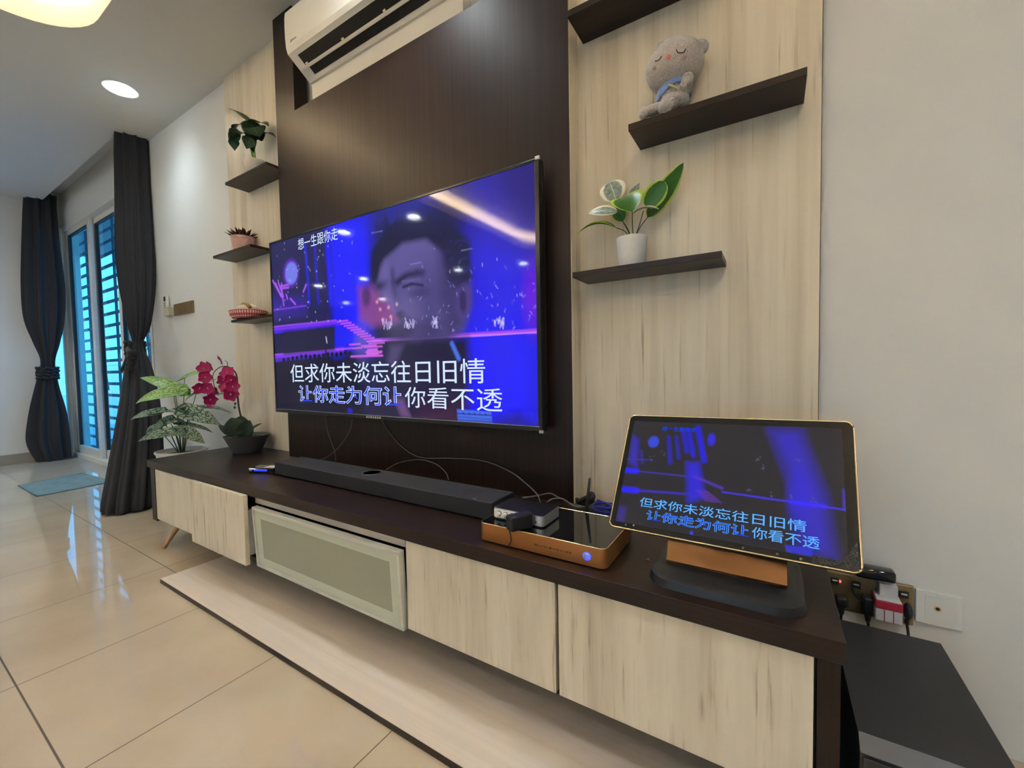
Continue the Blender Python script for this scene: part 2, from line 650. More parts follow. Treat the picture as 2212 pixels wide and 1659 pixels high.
downlight(-3.715, -.325, 'round white recessed downlight in the ceiling before the curtains', lamp=M_LAMP2)
for x, y in ((-1.30, -.30),):
    downlight(x, y, 'round recessed downlight in the ceiling strip above the media wall')
for x, y in ((-3.85, -2.79), (-5.07, -2.67), (-7.32, -4.79), (-8.71, -4.68), (-5.22, -5.35), (-3.93, -5.66), (-10.34, -6.6), (-9.0, -6.75), (-5.9, -1.1), (-8.0, -2.5), (.95, -1.35), (1.05, -2.79), (1.05, -5.4), (-1.4, -5.4)):  # later entries are unseen lamps added to brighten the left and right sides
    downlight(x, y, 'round recessed downlight in the ceiling behind the viewer, from a set partly mirrored in the television and partly added for fill')

# ------------------------------------------------------------------ glazed sliding door (in the back wall)
d = bpy.data.objects.new('door_1', None); col.objects.link(d); d.location = (-5.69, .06, 0); ORG[d.name] = Vector(d.location)
d['kind'] = 'structure'
mb = MB()
mb.box(DX0, DX1, .01, .14, DZ1 - .045, DZ1, .003)
mb.box(DX0, DX1, .00, .14, .0, .045, .003)
mb.box(DX0, DX0 + .045, .01, .14, .045, DZ1 - .045, .003)
mb.box(DX1 - .03, DX1, .01, .14, .045, DZ1 - .045, .003)
mb.build('door_frame', M_OFFW, d)
M_SEAL = mat('black_rubber_seal', (.015, .017, .022), .5)
xs = [DX0 + .045, -6.07, -5.24, DX1 - .03]
for i in range(3):
    a, b = xs[i], xs[i + 1]
    y0 = .03 if i != 1 else .07
    a2, b2 = a - (.035 if i else 0), b + (.035 if i < 2 else 0)
    mb = MB()
    w = .07
    mb.box(a2, a2 + w, y0, y0 + .035, .045, DZ1 - .045, .002)
    mb.box(b2 - w, b2, y0, y0 + .035, .045, DZ1 - .045, .002)
    mb.box(a2 + w, b2 - w, y0, y0 + .035, .045, .045 + .09, .002)
    mb.box(a2 + w, b2 - w, y0, y0 + .035, DZ1 - .045 - .055, DZ1 - .045, .002)
    s = mb.build('sliding_sash', M_OFFW, d)
    mb = MB()
    z0, z1 = .135, DZ1 - .10
    for xa, xb in ((a2 + w, a2 + w + .014), (b2 - w - .014, b2 - w)):
        mb.box(xa, xb, y0 + .002, y0 + .033, z0, z1)
    mb.box(a2 + w, b2 - w, y0 + .002, y0 + .033, z1 - .012, z1)
    mb.build('rubber_seal', M_SEAL, s)
    mb = MB(); mb.box(a2 + w, b2 - w, y0 + .014, y0 + .020, z0, z1)
    mb.build('glass_pane', M_GLASS, s)

# narrow side light in the left wall, mostly behind the curtain
wd = bpy.data.objects.new('window_1', None); col.objects.link(wd); wd.location = (XL - .03, -.07, 0); ORG[wd.name] = Vector(wd.location)
wd['kind'] = 'structure'
mb = MB()
mb.box(XL - .06, XL - .01, -.16, -.12, 0, 2.62)
mb.box(XL - .06, XL - .01, -.02, .02, 0, 2.62)
mb.box(XL - .06, XL - .01, -.12, -.02, 0, .05)
mb.box(XL - .06, XL - .01, -.12, -.02, 2.57, 2.62)
mb.build('window_frame', M_OFFW, wd)
mb = MB(); mb.box(XL - .038, XL - .032, -.12, -.02, .05, 2.57)
mb.build('glass_pane', M_GLASS, wd)

# curtain track
M_TRACK = mat('grey_metal_track', (.45, .45, .45), .4, metal=.5)
t = thing('curtain_track', 'slim grey curtain track in the ceiling pocket above the glass door', 'curtain rail', (-5.7, -.10, 2.97))
mb = MB(); mb.box(XL + .02, PK[1] - .03, -.115, -.085, 2.985, 3.02, .003)
mb.build('rail', M_TRACK, t)
for x in (-6.5, -5.6, -4.8):
    mb = MB(); mb.box(x - .02, x + .02, -.125, -.075, 2.975, 2.99, .003); mb.build('bracket', M_TRACK, t)

# ------------------------------------------------------------------ outside
M_PATIO = mat('pale_patio_tiles', (.55, .56, .55), .5)
M_OUTW = mat('white_garden_wall_paint', (.80, .80, .78), .8)
mb = MB(); mb.box(-30, 6, .17, 12, -.16, -.04); mb.box(-30, 12, -25, YR - .12, -.16, -.04)
mb.box(-30, XL - .15, YN + .12, .17, -.16, -.04)
struct(mb, 'ground', M_PATIO)
mb = MB(); mb.box(-9.5, XR, .17, .95, 2.86, 2.96); mb.box(-9.5, XL - .12, YN + .12, .17, 2.86, 2.96)
struct(mb, 'porch_ceiling', mat('grey_porch_soffit', (.35, .36, .38), .8))

M_GRILLE = mat('blue_grey_painted_steel', (.10, .17, .23), .5)
t = thing('security_grille', 'blue grey steel security grille outside the glass door', 'grille', (-5.7, .32, -.04))
for z in [-.0 + .1385 * k for k in range(0, 20)]:
    mb = MB(); mb.box(-8.6, -3.9, .315, .327, z - .017, z + .017); mb.build('horizontal_bar', M_GRILLE, t)
for x in (-8.4, -7.93, -7.46, -6.98, -6.48, -5.98, -5.48, -4.98, -4.48, -4.0):
    mb = MB(); mb.box(x - .028, x + .028, .327, .339, -.04, 2.86); mb.build('vertical_bar', M_GRILLE, t)
for x in (-7.2, -5.7):
    mb = MB()
    mb.tube(spline([(x - .30, .345, 2.66), (x - .12, .345, 2.30), (x + .02, .345, 1.7), (x + .10, .345, 1.15), (x + .22, .345, .75)], 8), .016, 6)
    mb.build('curved_bar', M_GRILLE, t)

mb = MB(); mb.box(-40, 8, 6.0, 6.2, -.04, 1.42); mb.box(-40, 8, 5.97, 6.23, 1.42, 1.50)
top(mb, 'garden_wall', M_OUTW, 'long white boundary wall beyond the patio outside the glass door', 'wall')
M_BARK = mat('brown_bark', (.10, .07, .05), .9)


def foliage_mat():
    m, nt, b = nmat('garden_foliage')
    g = nt.nodes.new('ShaderNodeNewGeometry')
    n = nt.nodes.new('ShaderNodeTexNoise'); n.inputs['Scale'].default_value = 3
    nt.links.new(g.outputs['Position'], n.inputs['Vector'])
    c = ramp(nt, n.outputs['Fac'], [(.35, (.07, .20, .05)), (.6, (.22, .42, .12)), (.75, (.40, .52, .20))])
    nt.links.new(c, b.inputs['Base Color'])
    return m


M_FOL = foliage_mat()
TREES = [(-43, 13.5, 2.0, 'broad garden tree behind the white boundary wall, at the left of the glass door'),
         (-36, 12.5, 1.7, 'bushy garden tree seen through the middle of the glass door'),
         (-29, 11.5, 1.6, 'pale green tree seen right beside the tied curtain'),
         (-22, 10.5, 1.6, 'green tree seen in the gap between the tied curtain and the white wall')]
for x, y, h, lab in TREES:
    t = thing('garden_tree', lab, 'tree', (x, y, -.04), 'trees beyond the boundary wall')
    mb = MB(); mb.tube([(x, y, -.04), (x + .1, y, h * .7), (x, y, h * 1.5)], [.16, .12, .05], 8); mb.build('trunk', M_BARK, t, smooth=True)
    mb = MB()
    rnd = random.Random(x)
    for k in range(520):
        a, rr = rnd.uniform(0, 2 * PI), min(abs(rnd.gauss(0, 1)), 1.7)
        c = Vector((x + math.cos(a) * rr * 1.6, y + math.sin(a) * rr * 1.2, h + rnd.gauss(.25, .55)))
        q = Euler((rnd.uniform(0, 6), rnd.uniform(0, 6), rnd.uniform(0, 6))).to_matrix()
        s = rnd.uniform(.10, .24)
        mb.poly([c + q @ Vector(p) * s for p in ((-1, 0, 0), (-.2, .5, 0), (1, 0, .1), (-.2, -.5, 0))])
    mb.keep = True
    mb.build('foliage', M_FOL, t)

# ------------------------------------------------------------------ curtains
def curtain_mat():
    m, nt, b = nmat('dark_plum_grey_curtain_cloth')
    b.inputs['Base Color'].default_value = (.020, .018, .021, 1)
    b.inputs['Roughness'].default_value = .8
    b.inputs['Sheen Weight'].default_value = .08
    b.inputs['Sheen Roughness'].default_value = .4
    g = nt.nodes.new('ShaderNodeNewGeometry')
    n = nt.nodes.new('ShaderNodeTexNoise'); n.inputs['Scale'].default_value = 500
    nt.links.new(g.outputs['Position'], n.inputs['Vector'])
    bp = nt.nodes.new('ShaderNodeBump'); bp.inputs['Strength'].default_value = .15; bp.inputs['Distance'].default_value = .001
    nt.links.new(n.outputs['Fac'], bp.inputs['Height']); nt.links.new(bp.outputs['Normal'], b.inputs['Normal'])
    return m


M_CURT = curtain_mat()


def curtain(rows, npl, label, seed, tie):
    """rows: (centre, half extent across the view, half extent along the view); drawn as a pleated closed bunch"""
    base = rows[-1][0].copy(); base.z = .005
    t = thing('curtain', label, 'curtain', base)
    rnd = random.Random(seed)
    ph = [rnd.uniform(0, 6) for _ in range(4)]
    N, M = 120, 90

    def lerp(v):
        x = v * (len(rows) - 1)
        i = min(int(x), len(rows) - 2); f = x - i
        f = f * f * (3 - 2 * f) if False else f
        P = [rows[max(i - 1, 0)], rows[i], rows[i + 1], rows[min(i + 2, len(rows) - 1)]]

        def cr(a, b, c, d):
            return .5 * ((2 * b) + (c - a) * f + (2 * a - 5 * b + 4 * c - d) * f * f + (3 * b - a - 3 * c + d) * f ** 3)
        c = Vector([cr(*[p[0][k] for p in P]) for k in range(3)])
        return c, max(.02, cr(*[p[1] for p in P])), max(.02, cr(*[p[2] for p in P]))

    def fn(u, v):
        c, ha, hb = lerp(v)
        a = 2 * PI * u
        view = (c - CAM); view.z = 0; view.normalize()
        side = Vector((view.y, -view.x, 0))
        m = .76 + .16 * math.sin(npl * a + ph[0] + .9 * math.sin(2.2 * v + ph[1])) + .08 * math.sin((npl * 2 + 1) * a + ph[2] + 3 * v)
        return c + side * (math.cos(a) * ha * m) + view * (math.sin(a) * hb * m)
    mb = MB(); mb.grid(fn, N, M, wrap=True, uv=False)
    mb.build('cloth', M_CURT, t, smooth=True)
    # ruffled tie-back
    c, ha, hb, z = tie
    view = (c - CAM); view.z = 0; view.normalize(); side = Vector((view.y, -view.x, 0))
    for k in range(4):
        mb = MB()
        pts = []
        for i in range(36):
            a = 2 * PI * i / 36
            rr = 1.10 + .09 * math.sin(9 * a + k * 2.1) + .05 * math.sin(17 * a + k)
            pts.append(c + side * math.cos(a) * ha * rr + view * math.sin(a) * hb * rr + Vector((0, 0, z * (1.2 - k * .8) + .010 * math.sin(7 * a + k))))
        mb.loop_tube(pts, .017, 8)
        mb.build('tieback_ruffle', M_CURT, t, smooth=True)
    return t, side


def row(px0, px1, py, ax, val, deep):
    c = at((px0 + px1) / 2, py, ax, val)
    return (c, (px1 - px0) / 2 * depth_of(c) / FPX, deep)


RT = [row(254, 316, 286, 'y', -.075, .05), row(254, 319, 325, 'y', -.075, .05), row(257, 325, 430, 'y', -.08, .05),
      row(259, 331, 540, 'y', -.09, .055), row(266, 331, 620, 'y', -.10, .055), row(280, 322, 700, 'y', -.12, .05),
      row(288, 307, 745, 'y', -.14, .035), row(276, 322, 790, 'y', -.17, .06), row(266, 337, 870, 'y', -.23, .10),
      row(250, 342, 970, 'y', -.30, .12), row(233, 341, 1070, 'y', -.36, .14), row(230, 338, 1092, 'y', -.37, .14)]
RT[-1][0].z = .012
zc = RT[6][0]
tR, sd = curtain(RT, 9, 'dark curtain tied back with a ruffled band, beside the white wall', 3, (at(292, 752, 'y', -.14), .046, .045, .030))
c = at(280, 780, 'y', -.17)
mb = MB()
for k in range(4):
    pts = spline([at(276 + 3 * k, 752 + 10 * k, 'y', -.2), at(282, 762 + 11 * k, 'y', -.25), at(296 - 2 * k, 758 + 11 * k, 'y', -.22)], 6)
    mb.tube(pts, [.012 + .010 * math.sin(PI * i / (len(pts) - 1)) for i in range(len(pts))], 8)
mb.tube(spline([at(274, 775, 'y', -.2), at(268, 790, 'y', -.22), at(263, 801, 'y', -.22)], 6), .012, 8)
mb.build('tieback_bow', M_CURT, tR, smooth=True)


def rowL(px0, px1, py, deep, X=-6.78, y=None):
    c = at((px0 + px1) / 2, py, 'x', X)
    return (c, (px1 - px0) / 2 * depth_of(c) / FPX, deep)


LT = [rowL(62, 112, 418, .07), rowL(60, 112, 450, .07), rowL(59, 118, 530, .07), rowL(60, 128, 620, .07), rowL(65, 128, 690, .07), rowL(80, 122, 740, .06),
      rowL(92, 115, 782, .045), rowL(84, 120, 830, .06), rowL(74, 133, 890, .09), rowL(70, 140, 950, .09), rowL(88, 145, 993, .09)]
LT[-1][0].z = .012
curtain(LT, 8, 'dark curtain tied back with a ruffled band, in the far corner of the room', 5, (at(103, 806, 'x', -6.78), .066, .055, .040))

# ------------------------------------------------------------------ door mat
def mat_cloth():
    m, nt, b = nmat('pale_aqua_woven_mat')
    g = nt.nodes.new('ShaderNodeNewGeometry')
    w = nt.nodes.new('ShaderNodeTexNoise'); w.inputs['Scale'].default_value = 14; w.inputs['Detail'].default_value = 5
    nt.links.new(g.outputs['Position'], w.inputs['Vector'])
    c = ramp(nt, w.outputs['Fac'], [(.3, (.30, .43, .41)), (.7, (.42, .56, .53))])
    nt.links.new(c, b.inputs['Base Color']); b.inputs['Roughness'].default_value = .85
    return m


mb = MB()
Q = [at(38, 1050, 'z', 0), at(79, 1074, 'z', 0), at(246, 1041, 'z', 0), at(176, 1023, 'z', 0)]
for q in Q:
    q.z = .002


def matfn(u, v):
    p = Q[0].lerp(Q[1], u).lerp(Q[3].lerp(Q[2], u), v)
    p.z = .003 + .004 * mnoise.noise(Vector((u * 6, v * 9, 1))) + .003
    return p


mb.grid(matfn, 24, 32, uv=False)
bmesh.ops.solidify(mb.bm, geom=mb.bm.faces[:], thickness=.004)
top(mb, 'door_mat', mat_cloth(), 'thin pale aqua mat on the tiles before the glass door', 'mat', smooth=True)

# ================================================================== MEDIA WALL
DP = -.0746
mb = MB(); mb.box(-3.039, -2.319, 0, WY, .4637, CZ)
top(mb, 'wall_panel', M_PALE, 'pale streaked wood panel on the wall, left of the television', 'wall panel', 'pale wood wall panels')
t = thing('wall_panel', 'pale streaked wood panel on the wall, right of the television', 'wall panel', (-.24, WY, .4637), 'pale wood wall panels')
mb = MB(); mb.box(-.582, .1056, 0, WY, .4637, CZ); mb.build('panel', M_PALE, t)
mb = MB(); mb.box(.1056, .1075, .0005, WY, .4637, CZ)
o = mb.build('edge_strip', mat('brown_edge_strip', (.14, .10, .07), .6), t); o['label'] = 'thin brown edge'

NX0, NX1, NZ = -2.145, -.93, 2.315
t = thing('feature_panel', 'dark brown wood feature panel behind the television with a niche for the air conditioner', 'wall panel', (-1.45, 0, .4637))
mb = MB()
mb.box(-2.3186, -.5825, DP, 0, .4637, NZ)
mb.box(-2.3186, NX0, DP, 0, NZ, CZ)
mb.box(NX1, -.5825, DP, 0, NZ, CZ)
bmesh.ops.remove_doubles(mb.bm, verts=mb.bm.verts, dist=1e-5)
mb.build('panel', M_DARK, t)
mb = MB(); mb.box(-.5825, -.581, DP + .001, 0, .4637, CZ)
o = mb.build('edge_band', M_PALE, t); o['label'] = 'pale edge strip'

# ------------------------------------------------------------------ air conditioner
AX0, AX1 = -2.05, -1.05
t = thing('air_conditioner', 'white split air conditioner in the niche at the top of the dark panel', 'air conditioner', ((AX0 + AX1) / 2, WY, 2.353))
prof = [(WY, 2.353), (-.0316, 2.353), (-.0321, 2.4375), (-.0441, 2.4357), (-.1578, 2.5115), (-.1655, 2.535), (-.1685, 2.575), (-.1695, 2.62),
        (-.1690, 2.675), (-.165, 2.705), (-.150, 2.722), (WY, 2.722)]
mb = MB(); mb.prism([Vector((AX0, y, z)) for y, z in prof], (AX1 - AX0, 0, 0))
bm = mb.bm
M_AC = mat('warm_white_glossy_plastic', (.80, .77, .70), .5, spec=.3)
mb.build('casing', M_AC, t)
# slanted underside frame: a = from the front seam (0) to the back (1), x along the unit
U0, U1 = Vector((0, -.1578, 2.5115)), Vector((0, -.0441, 2.4357))
dn = (U1 - U0).normalized(); nn = Vector((0, dn.z, -dn.y)).normalized()
nn = nn if nn.z < 0 else -nn


def und(px, py):
    """point on the slanted underside seen at a pixel"""
    d = ray(px, py)
    tt = (Vector((0, U0.y, U0.z)) - CAM).dot(nn) / d.dot(nn)
    p = CAM + d * tt
    return p.x, (Vector((0, p.y, p.z)) - U0).dot(dn)


M_ACDARK = mat('dark_outlet_interior', (.012, .010, .008), .7)


def strip(xa, xb, a0, a1, h0, h1, bev=0):
    c = U0 + dn * ((a0 + a1) / 2) + nn * ((h0 + h1) / 2); c.x = (xa + xb) / 2
    m = MB(); m.obox(c, (1, 0, 0), dn, nn, xb - xa, a1 - a0, abs(h1 - h0), bev)
    return m


L = (U1 - U0).length
xo = AX0 + .055
strip(xo, AX1 - .055, L * .16, L * .50, -.001, .0012).build('air_outlet', M_ACDARK, t)
strip(xo + .015, AX1 - .06, L * .58, L * .86, -.001, .0012).build('lower_outlet', M_ACDARK, t)
fl = strip(AX0 + .02, AX1 - .02, L * .50, L * .60, .001, .010, .003).build('louvre_flap', M_AC, t)
for k in range(4):
    x = xo + .02 + k * .28
    strip(x, x + .006, L * .44, L * .52, .0, .016).build('flap_hinge', M_AC, fl)
for k in range(24):
    x = xo + .04 + k * .036
    strip(x, x + .002, L * .60, L * .85, .0005, .0022).build('vane', M_BLACK, t)
# small grey maker's mark, unreadably small in the photograph
mb = MB()
for k, (w, h) in enumerate(((.006, .013), (.004, .012), (.004, .008), (.004, .009), (.003, .008), (.004, .007))):
    x = AX0 + .045 + k * .0085
    y = -.1672
    mb.obox((x, y - .0006, 2.552), (1, 0, 0), (0, 1, 0), (.15, 0, 1), w, .0012, h)
mb.build('maker_mark', mat('grey_print', (.30, .28, .24), .6), t)

# ------------------------------------------------------------------ floating shelves
SH = -.134
for (x0, x1, z0, z1, lab) in (
        (-.560, -.125, 2.048, 2.067, 'dark floating shelf at the top right, cut by the frame'),
        (-.3675, .067, 1.6365, 1.656, 'dark floating shelf carrying the grey plush bear'),
        (-.5520, -.1178, 1.2285, 1.246, 'dark floating shelf carrying the white pot with variegated leaves'),
        (-2.786, -2.328, 2.0615, 2.077, 'small dark floating shelf at the left, topmost of three, under the leafy plant'),
        (-2.979, -2.531, 1.656, 1.672, 'small dark floating shelf at the left, middle one, under the pink pot'),
        (-2.787, -2.335, 1.2435, 1.2575, 'small dark floating shelf at the left, lowest one, under the gingham basket')):
    mb = MB(); mb.box(x0, x1, SH, 0, z0, z1, .001)
    top(mb, 'wall_shelf', M_DARKX, lab, 'shelf', 'dark floating shelves')

# ------------------------------------------------------------------ worktop, cabinets, platform
CT = .4637
mb = MB(); mb.box(-2.9615, .1097, -.517, 0, CT - .040, CT, .001)
top(mb, 'worktop', M_DARKX, 'long dark wood worktop over the wall cabinets under the television', 'worktop')
CB, CTOP = .125, CT - .040
FY = -.505
GAPS = [-2.93, -2.385, -1.845, -.957, -.442, .1042]


def carcass(t, x0, x1, ends=(0, 0)):
    mb = MB()
    th = .017
    mb.box(x0, x1, FY + .018, 0, CB, CB + th)
    mb.box(x0, x1, -.012, 0, CB + th, CTOP)
    mb.box(x0, x0 + th, FY + .018, -.012, CB + th, CTOP)
    mb.box(x1 - th, x1, FY + .018, -.012, CB + th, CTOP)
    return mb.build('carcass', M_DARK, t)


M_PALE2 = wood('pale_streaked_laminate_fronts', (9, 9, .7), PALE, .40, ((9, 9, 7), [(.29, (.62, .59, .55)), (.36, (.90, .885, .86)), (.43, (1, 1, 1))]), detail=5)
# left unit with a flat door and splayed legs
t = thing('wall_cabinet', 'cabinet unit at the left end with a flat pale door and splayed wooden legs', 'cabinet', (-2.65, -.25, 0), 'media wall cabinets')
carcass(t, GAPS[0] + .03, GAPS[1])
mb = MB(); mb.box(-2.952, -2.893, -.506, 0, .125, CTOP, .001); mb.build('end_panel', M_DARK, t)
mb = MB(); mb.box(-2.888, -2.388, FY, FY + .018, .138, .416, .001); mb.build('door', M_PALE2, t)
M_LEG = wood('oak_leg', (60, 60, 6), [(.3, (.40, .22, .10)), (.7, (.55, .33, .17))], .4, bump=0)
for fx, fy, tx, ty in ((-2.7834, -.5148, -2.74, -.455), (-2.785, -.06, -2.745, -.12), (-2.43, -.40, -2.46, -.36)):
    mb = MB(); mb.tube([(fx, fy, .0), (fx, fy, .004), (tx, ty, CB)], [.0085, .0095, .015], 14)
    mb.build('leg', M_LEG, t, smooth=True, angle=50)
# drawer unit, drawer standing a little open
t = thing('wall_cabinet', 'cabinet unit with a drawer standing slightly open', 'cabinet', (-2.11, -.25, 0), 'media wall cabinets')
carcass(t, GAPS[1], GAPS[2])
mb = MB(); mb.box(-2.372, -1.866, -.537, -.519, .131, .428, .001)
dr = mb.build('drawer', M_PALE2, t)
mb = MB()
mb.box(-2.35, -1.875, -.519, -.10, .165, .173)
mb.box(-2.35, -2.338, -.519, -.10, .173, .36); mb.box(-1.887, -1.875, -.519, -.10, .173, .36)
mb.box(-2.338, -1.887, -.112, -.10, .173, .36)
mb.build('drawer_box', M_WHITE, dr)
# flap unit with frosted glass
t = thing('wall_cabinet', 'cabinet unit with a frosted glass flap in an aluminium frame', 'cabinet', (-1.4, -.25, 0), 'media wall cabinets')
carcass(t, GAPS[2] + .02, GAPS[3])
mb = MB(); mb.box(-1.845, GAPS[3] - .004, -.500, -.482, .392, .4215, .001); mb.build('handle_rail', M_ALU, t)
F0, F1 = Vector((0, -.504, .1345)), Vector((0, -.516, .387))
fd = (F1 - F0).normalized(); fn_ = Vector((0, fd.z, -fd.y)); fn_ = fn_ if fn_.y < 0 else -fn_


def fl_box(m, xa, xb, a0, a1, h0, h1, bev=0):
    c = F0 + fd * ((a0 + a1) / 2) + fn_ * ((h0 + h1) / 2); c.x = (xa + xb) / 2
    return m.obox(c, (1, 0, 0), fd, fn_, xb - xa, a1 - a0, h1 - h0, bev)


FH = (F1 - F0).length
fx0, fx1 = -1.820, -.960
M_AFRAME = mat('satin_aluminium_frame', (.66, .66, .60), .34, metal=.35)
mb = MB(); w = .011
fl_box(mb, fx0, fx1, 0, w, -.010, .012, .001); fl_box(mb, fx0, fx1, FH - w, FH, -.010, .012, .001)
fl_box(mb, fx0, fx0 + w, w, FH - w, -.010, .012, .001); fl_box(mb, fx1 - w, fx1, w, FH - w, -.010, .012, .001)
fp = mb.build('flap_frame', M_AFRAME, t)
M_FROST = mat('pale_green_border_glass', (.56, .60, .49), .25, spec=.5)
M_FROST2 = mat('frosted_green_glass', (.36, .37, .28), .22, spec=.55)
mb = MB(); fl_box(mb, fx0 + w, fx1 - w, w, FH - w, -.004, .006); mb.build('glass_border', M_FROST, fp)
mb = MB(); fl_box(mb, fx0 + .052, fx1 - .052, .044, FH - .044, .006, .0066); mb.build('frosted_pane', M_FROST2, fp)
# two flat door units on the right
for k, (a, b, lab) in enumerate(((3, 4, 'cabinet unit with a flat pale door, second from the right end'), (4, 5, 'cabinet unit with a flat pale door at the right end, nearest the viewer'))):
    t = thing('wall_cabinet', lab, 'cabinet', ((GAPS[a] + GAPS[b]) / 2, -.25, 0), 'media wall cabinets')
    carcass(t, GAPS[a], GAPS[b] - (.034 if k else 0))
    mb = MB()
    x0, x1 = ((-.953, -.4465), (-.4375, .0660))[k]
    mb.box(x0, x1, FY, FY + .018, .140, .4175, .001); mb.build('door', M_PALE2, t)
    if k:
        mb = MB(); mb.box(.0705, .1042, -.505, 0, .125, CTOP, .001); mb.build('end_panel', M_DARK, t)
# low platform
M_PLAT = wood('beige_platform_laminate', (1.0, 40, 40), [(.3, (.58, .50, .43)), (.7, (.67, .59, .51))], .36, bump=0)
t = thing('low_platform', 'long low beige platform on the floor below the cabinets', 'platform', (-1.1, -.34, 0))
mb = MB(); mb.box(-2.335, .125, -.679, 0, .0, .0185, .0008); mb.build('edge_board', M_DARKX, t)
mb = MB(); mb.box(-2.334, .124, -.678, 0, .0185, .0200); mb.build('top_surface', M_PLAT, t)

# ------------------------------------------------------------------ television
TY = -.1446
TX0, TX1, TZ0, TZ1 = -2.3145, -.6640, .7215, 1.637
t = thing('television', 'large flat television on the dark panel showing a karaoke video', 'television', (-1.49, TY, TZ0))
M_BEZ = mat('dark_chrome_bezel', (.03, .03, .033), .22, metal=.3)
mb = MB()
bz = .010
mb.box(TX0, TX1, TY, TY + .035, TZ0, TZ0 + .018, .001)
mb.box(TX0, TX1, TY, TY + .035, TZ1 - bz, TZ1, .001)
mb.box(TX0, TX0 + bz, TY, TY + .035, TZ0 + .018, TZ1 - bz, .001)
mb.box(TX1 - bz - .006, TX1, TY, TY + .035, TZ0 + .018, TZ1 - bz, .001)
mb.build('bezel', M_BEZ, t)
mb = MB(); mb.box(TX0 + .004, TX1 - .004, TY + .030, TY + .052, TZ0 + .004, TZ1 - .004, .004)
mb.build('back_cover', M_BLACK, t)
mb = MB(); mb.box(-1.8, -1.2, TY + .052, DP, 1.0, 1.4, .003); mb.build('wall_bracket', M_BLACK, t)
mb = MB()
for z, xa, xb in ((TZ0 + .0155, TX0 + .01, TX1 - .01),):
    mb.box(xa, xb, TY - .0012, TY + .004, z, z + .002)
mb.build('chrome_line', M_SILVER, t)
M_FILM = mat('clear_grey_corner_film', (.45, .44, .42), .25)
for z in (TZ1 - .005, TZ0 - .006):
    mb = MB(); mb.box(TX1 - .012, TX1 + .004, TY - .002, TY + .006, z, z + .011, .001)
    mb.build('corner_guard', M_FILM, t)
mb = MB()
for k in range(7):
    mb.box(-1.565 + k * .0145, -1.565 + k * .0145 + .009, TY - .0012, TY + .002, TZ0 + .0035, TZ0 + .0125)
mb.build('maker_mark', mat('pale_grey_print', (.40, .41, .42), .5), t)
SX0, SX1, SZ0, SZ1 = TX0 + bz, TX1 - bz - .006, TZ0 + .018, TZ1 - bz


def screen_uv(px, py):
    p = at(px, py, 'y', TY)
    return ((p.x - SX0) / (SX1 - SX0), (SZ1 - p.z) / (SZ1 - SZ0))


class Paint:
    """a picture for a lit display, kept as colours on the vertices of the display's own mesh"""

    def __init__(self, nu, nv, bg, asp):
        self.u, self.v = np.meshgrid(np.linspace(0, 1, nu + 1), np.linspace(0, 1, nv + 1))
        self.asp = asp
        self.im = np.zeros(self.u.shape + (3,)) + np.array(self.lin(bg))

    @staticmethod
    def lin(c):
        c = np.array(c, float) / 255
        return np.where(c <= .04045, c / 12.92, ((c + .055) / 1.055) ** 2.4)

    def put(self, m, c):
        m = np.clip(m, 0, 1)[..., None]
        self.im = self.im * (1 - m) + np.array(self.lin(c)) * m

    def add(self, m, c):
        self.im = self.im + np.clip(m, 0, 1)[..., None] * np.array(self.lin(c))

    def ell(self, c, a, b, soft=.2, rot=0):
        x, y = (self.u - c[0]) * self.asp, self.v - c[1]
        cs, sn = math.cos(rot), math.sin(rot)
        d = np.sqrt(((x * cs + y * sn) / a) ** 2 + ((-x * sn + y * cs) / b) ** 2)
        return np.clip((1 + soft / 2 - d) / soft, 0, 1)

    def seg(self, p, q, w, soft=None, w2=None):
        px, py, qx, qy = p[0] * self.asp, p[1], q[0] * self.asp, q[1]
        x, y = self.u * self.asp, self.v
        l2 = (qx - px) ** 2 + (qy - py) ** 2 + 1e-12
        t = np.clip(((x - px) * (qx - px) + (y - py) * (qy - py)) / l2, 0, 1)
        d = np.hypot(x - px - t * (qx - px), y - py - t * (qy - py))
        ww = w if w2 is None else w + (w2 - w) * t
        soft = soft or w
        return np.clip((ww + soft / 2 - d) / soft, 0, 1)

    def poly(self, pts, soft=.02):
        x, y = self.u * self.asp, self.v
        ins = np.zeros(x.shape, bool)
        dm = np.full(x.shape, 9.)
        n = len(pts)
        for i in range(n):
            x0, y0 = pts[i][0] * self.asp, pts[i][1]
            x1, y1 = pts[(i + 1) % n][0] * self.asp, pts[(i + 1) % n][1]
            c = ((y0 > y) != (y1 > y)) & (x < (x1 - x0) * (y - y0) / (y1 - y0 + 1e-12) + x0)
            ins ^= c
            t = np.clip(((x - x0) * (x1 - x0) + (y - y0) * (y1 - y0)) / ((x1 - x0) ** 2 + (y1 - y0) ** 2 + 1e-12), 0, 1)
            dm = np.minimum(dm, np.hypot(x - x0 - t * (x1 - x0), y - y0 - t * (y1 - y0)))
        sd = np.where(ins, dm, -dm)
        return np.clip(.5 + sd / soft, 0, 1)


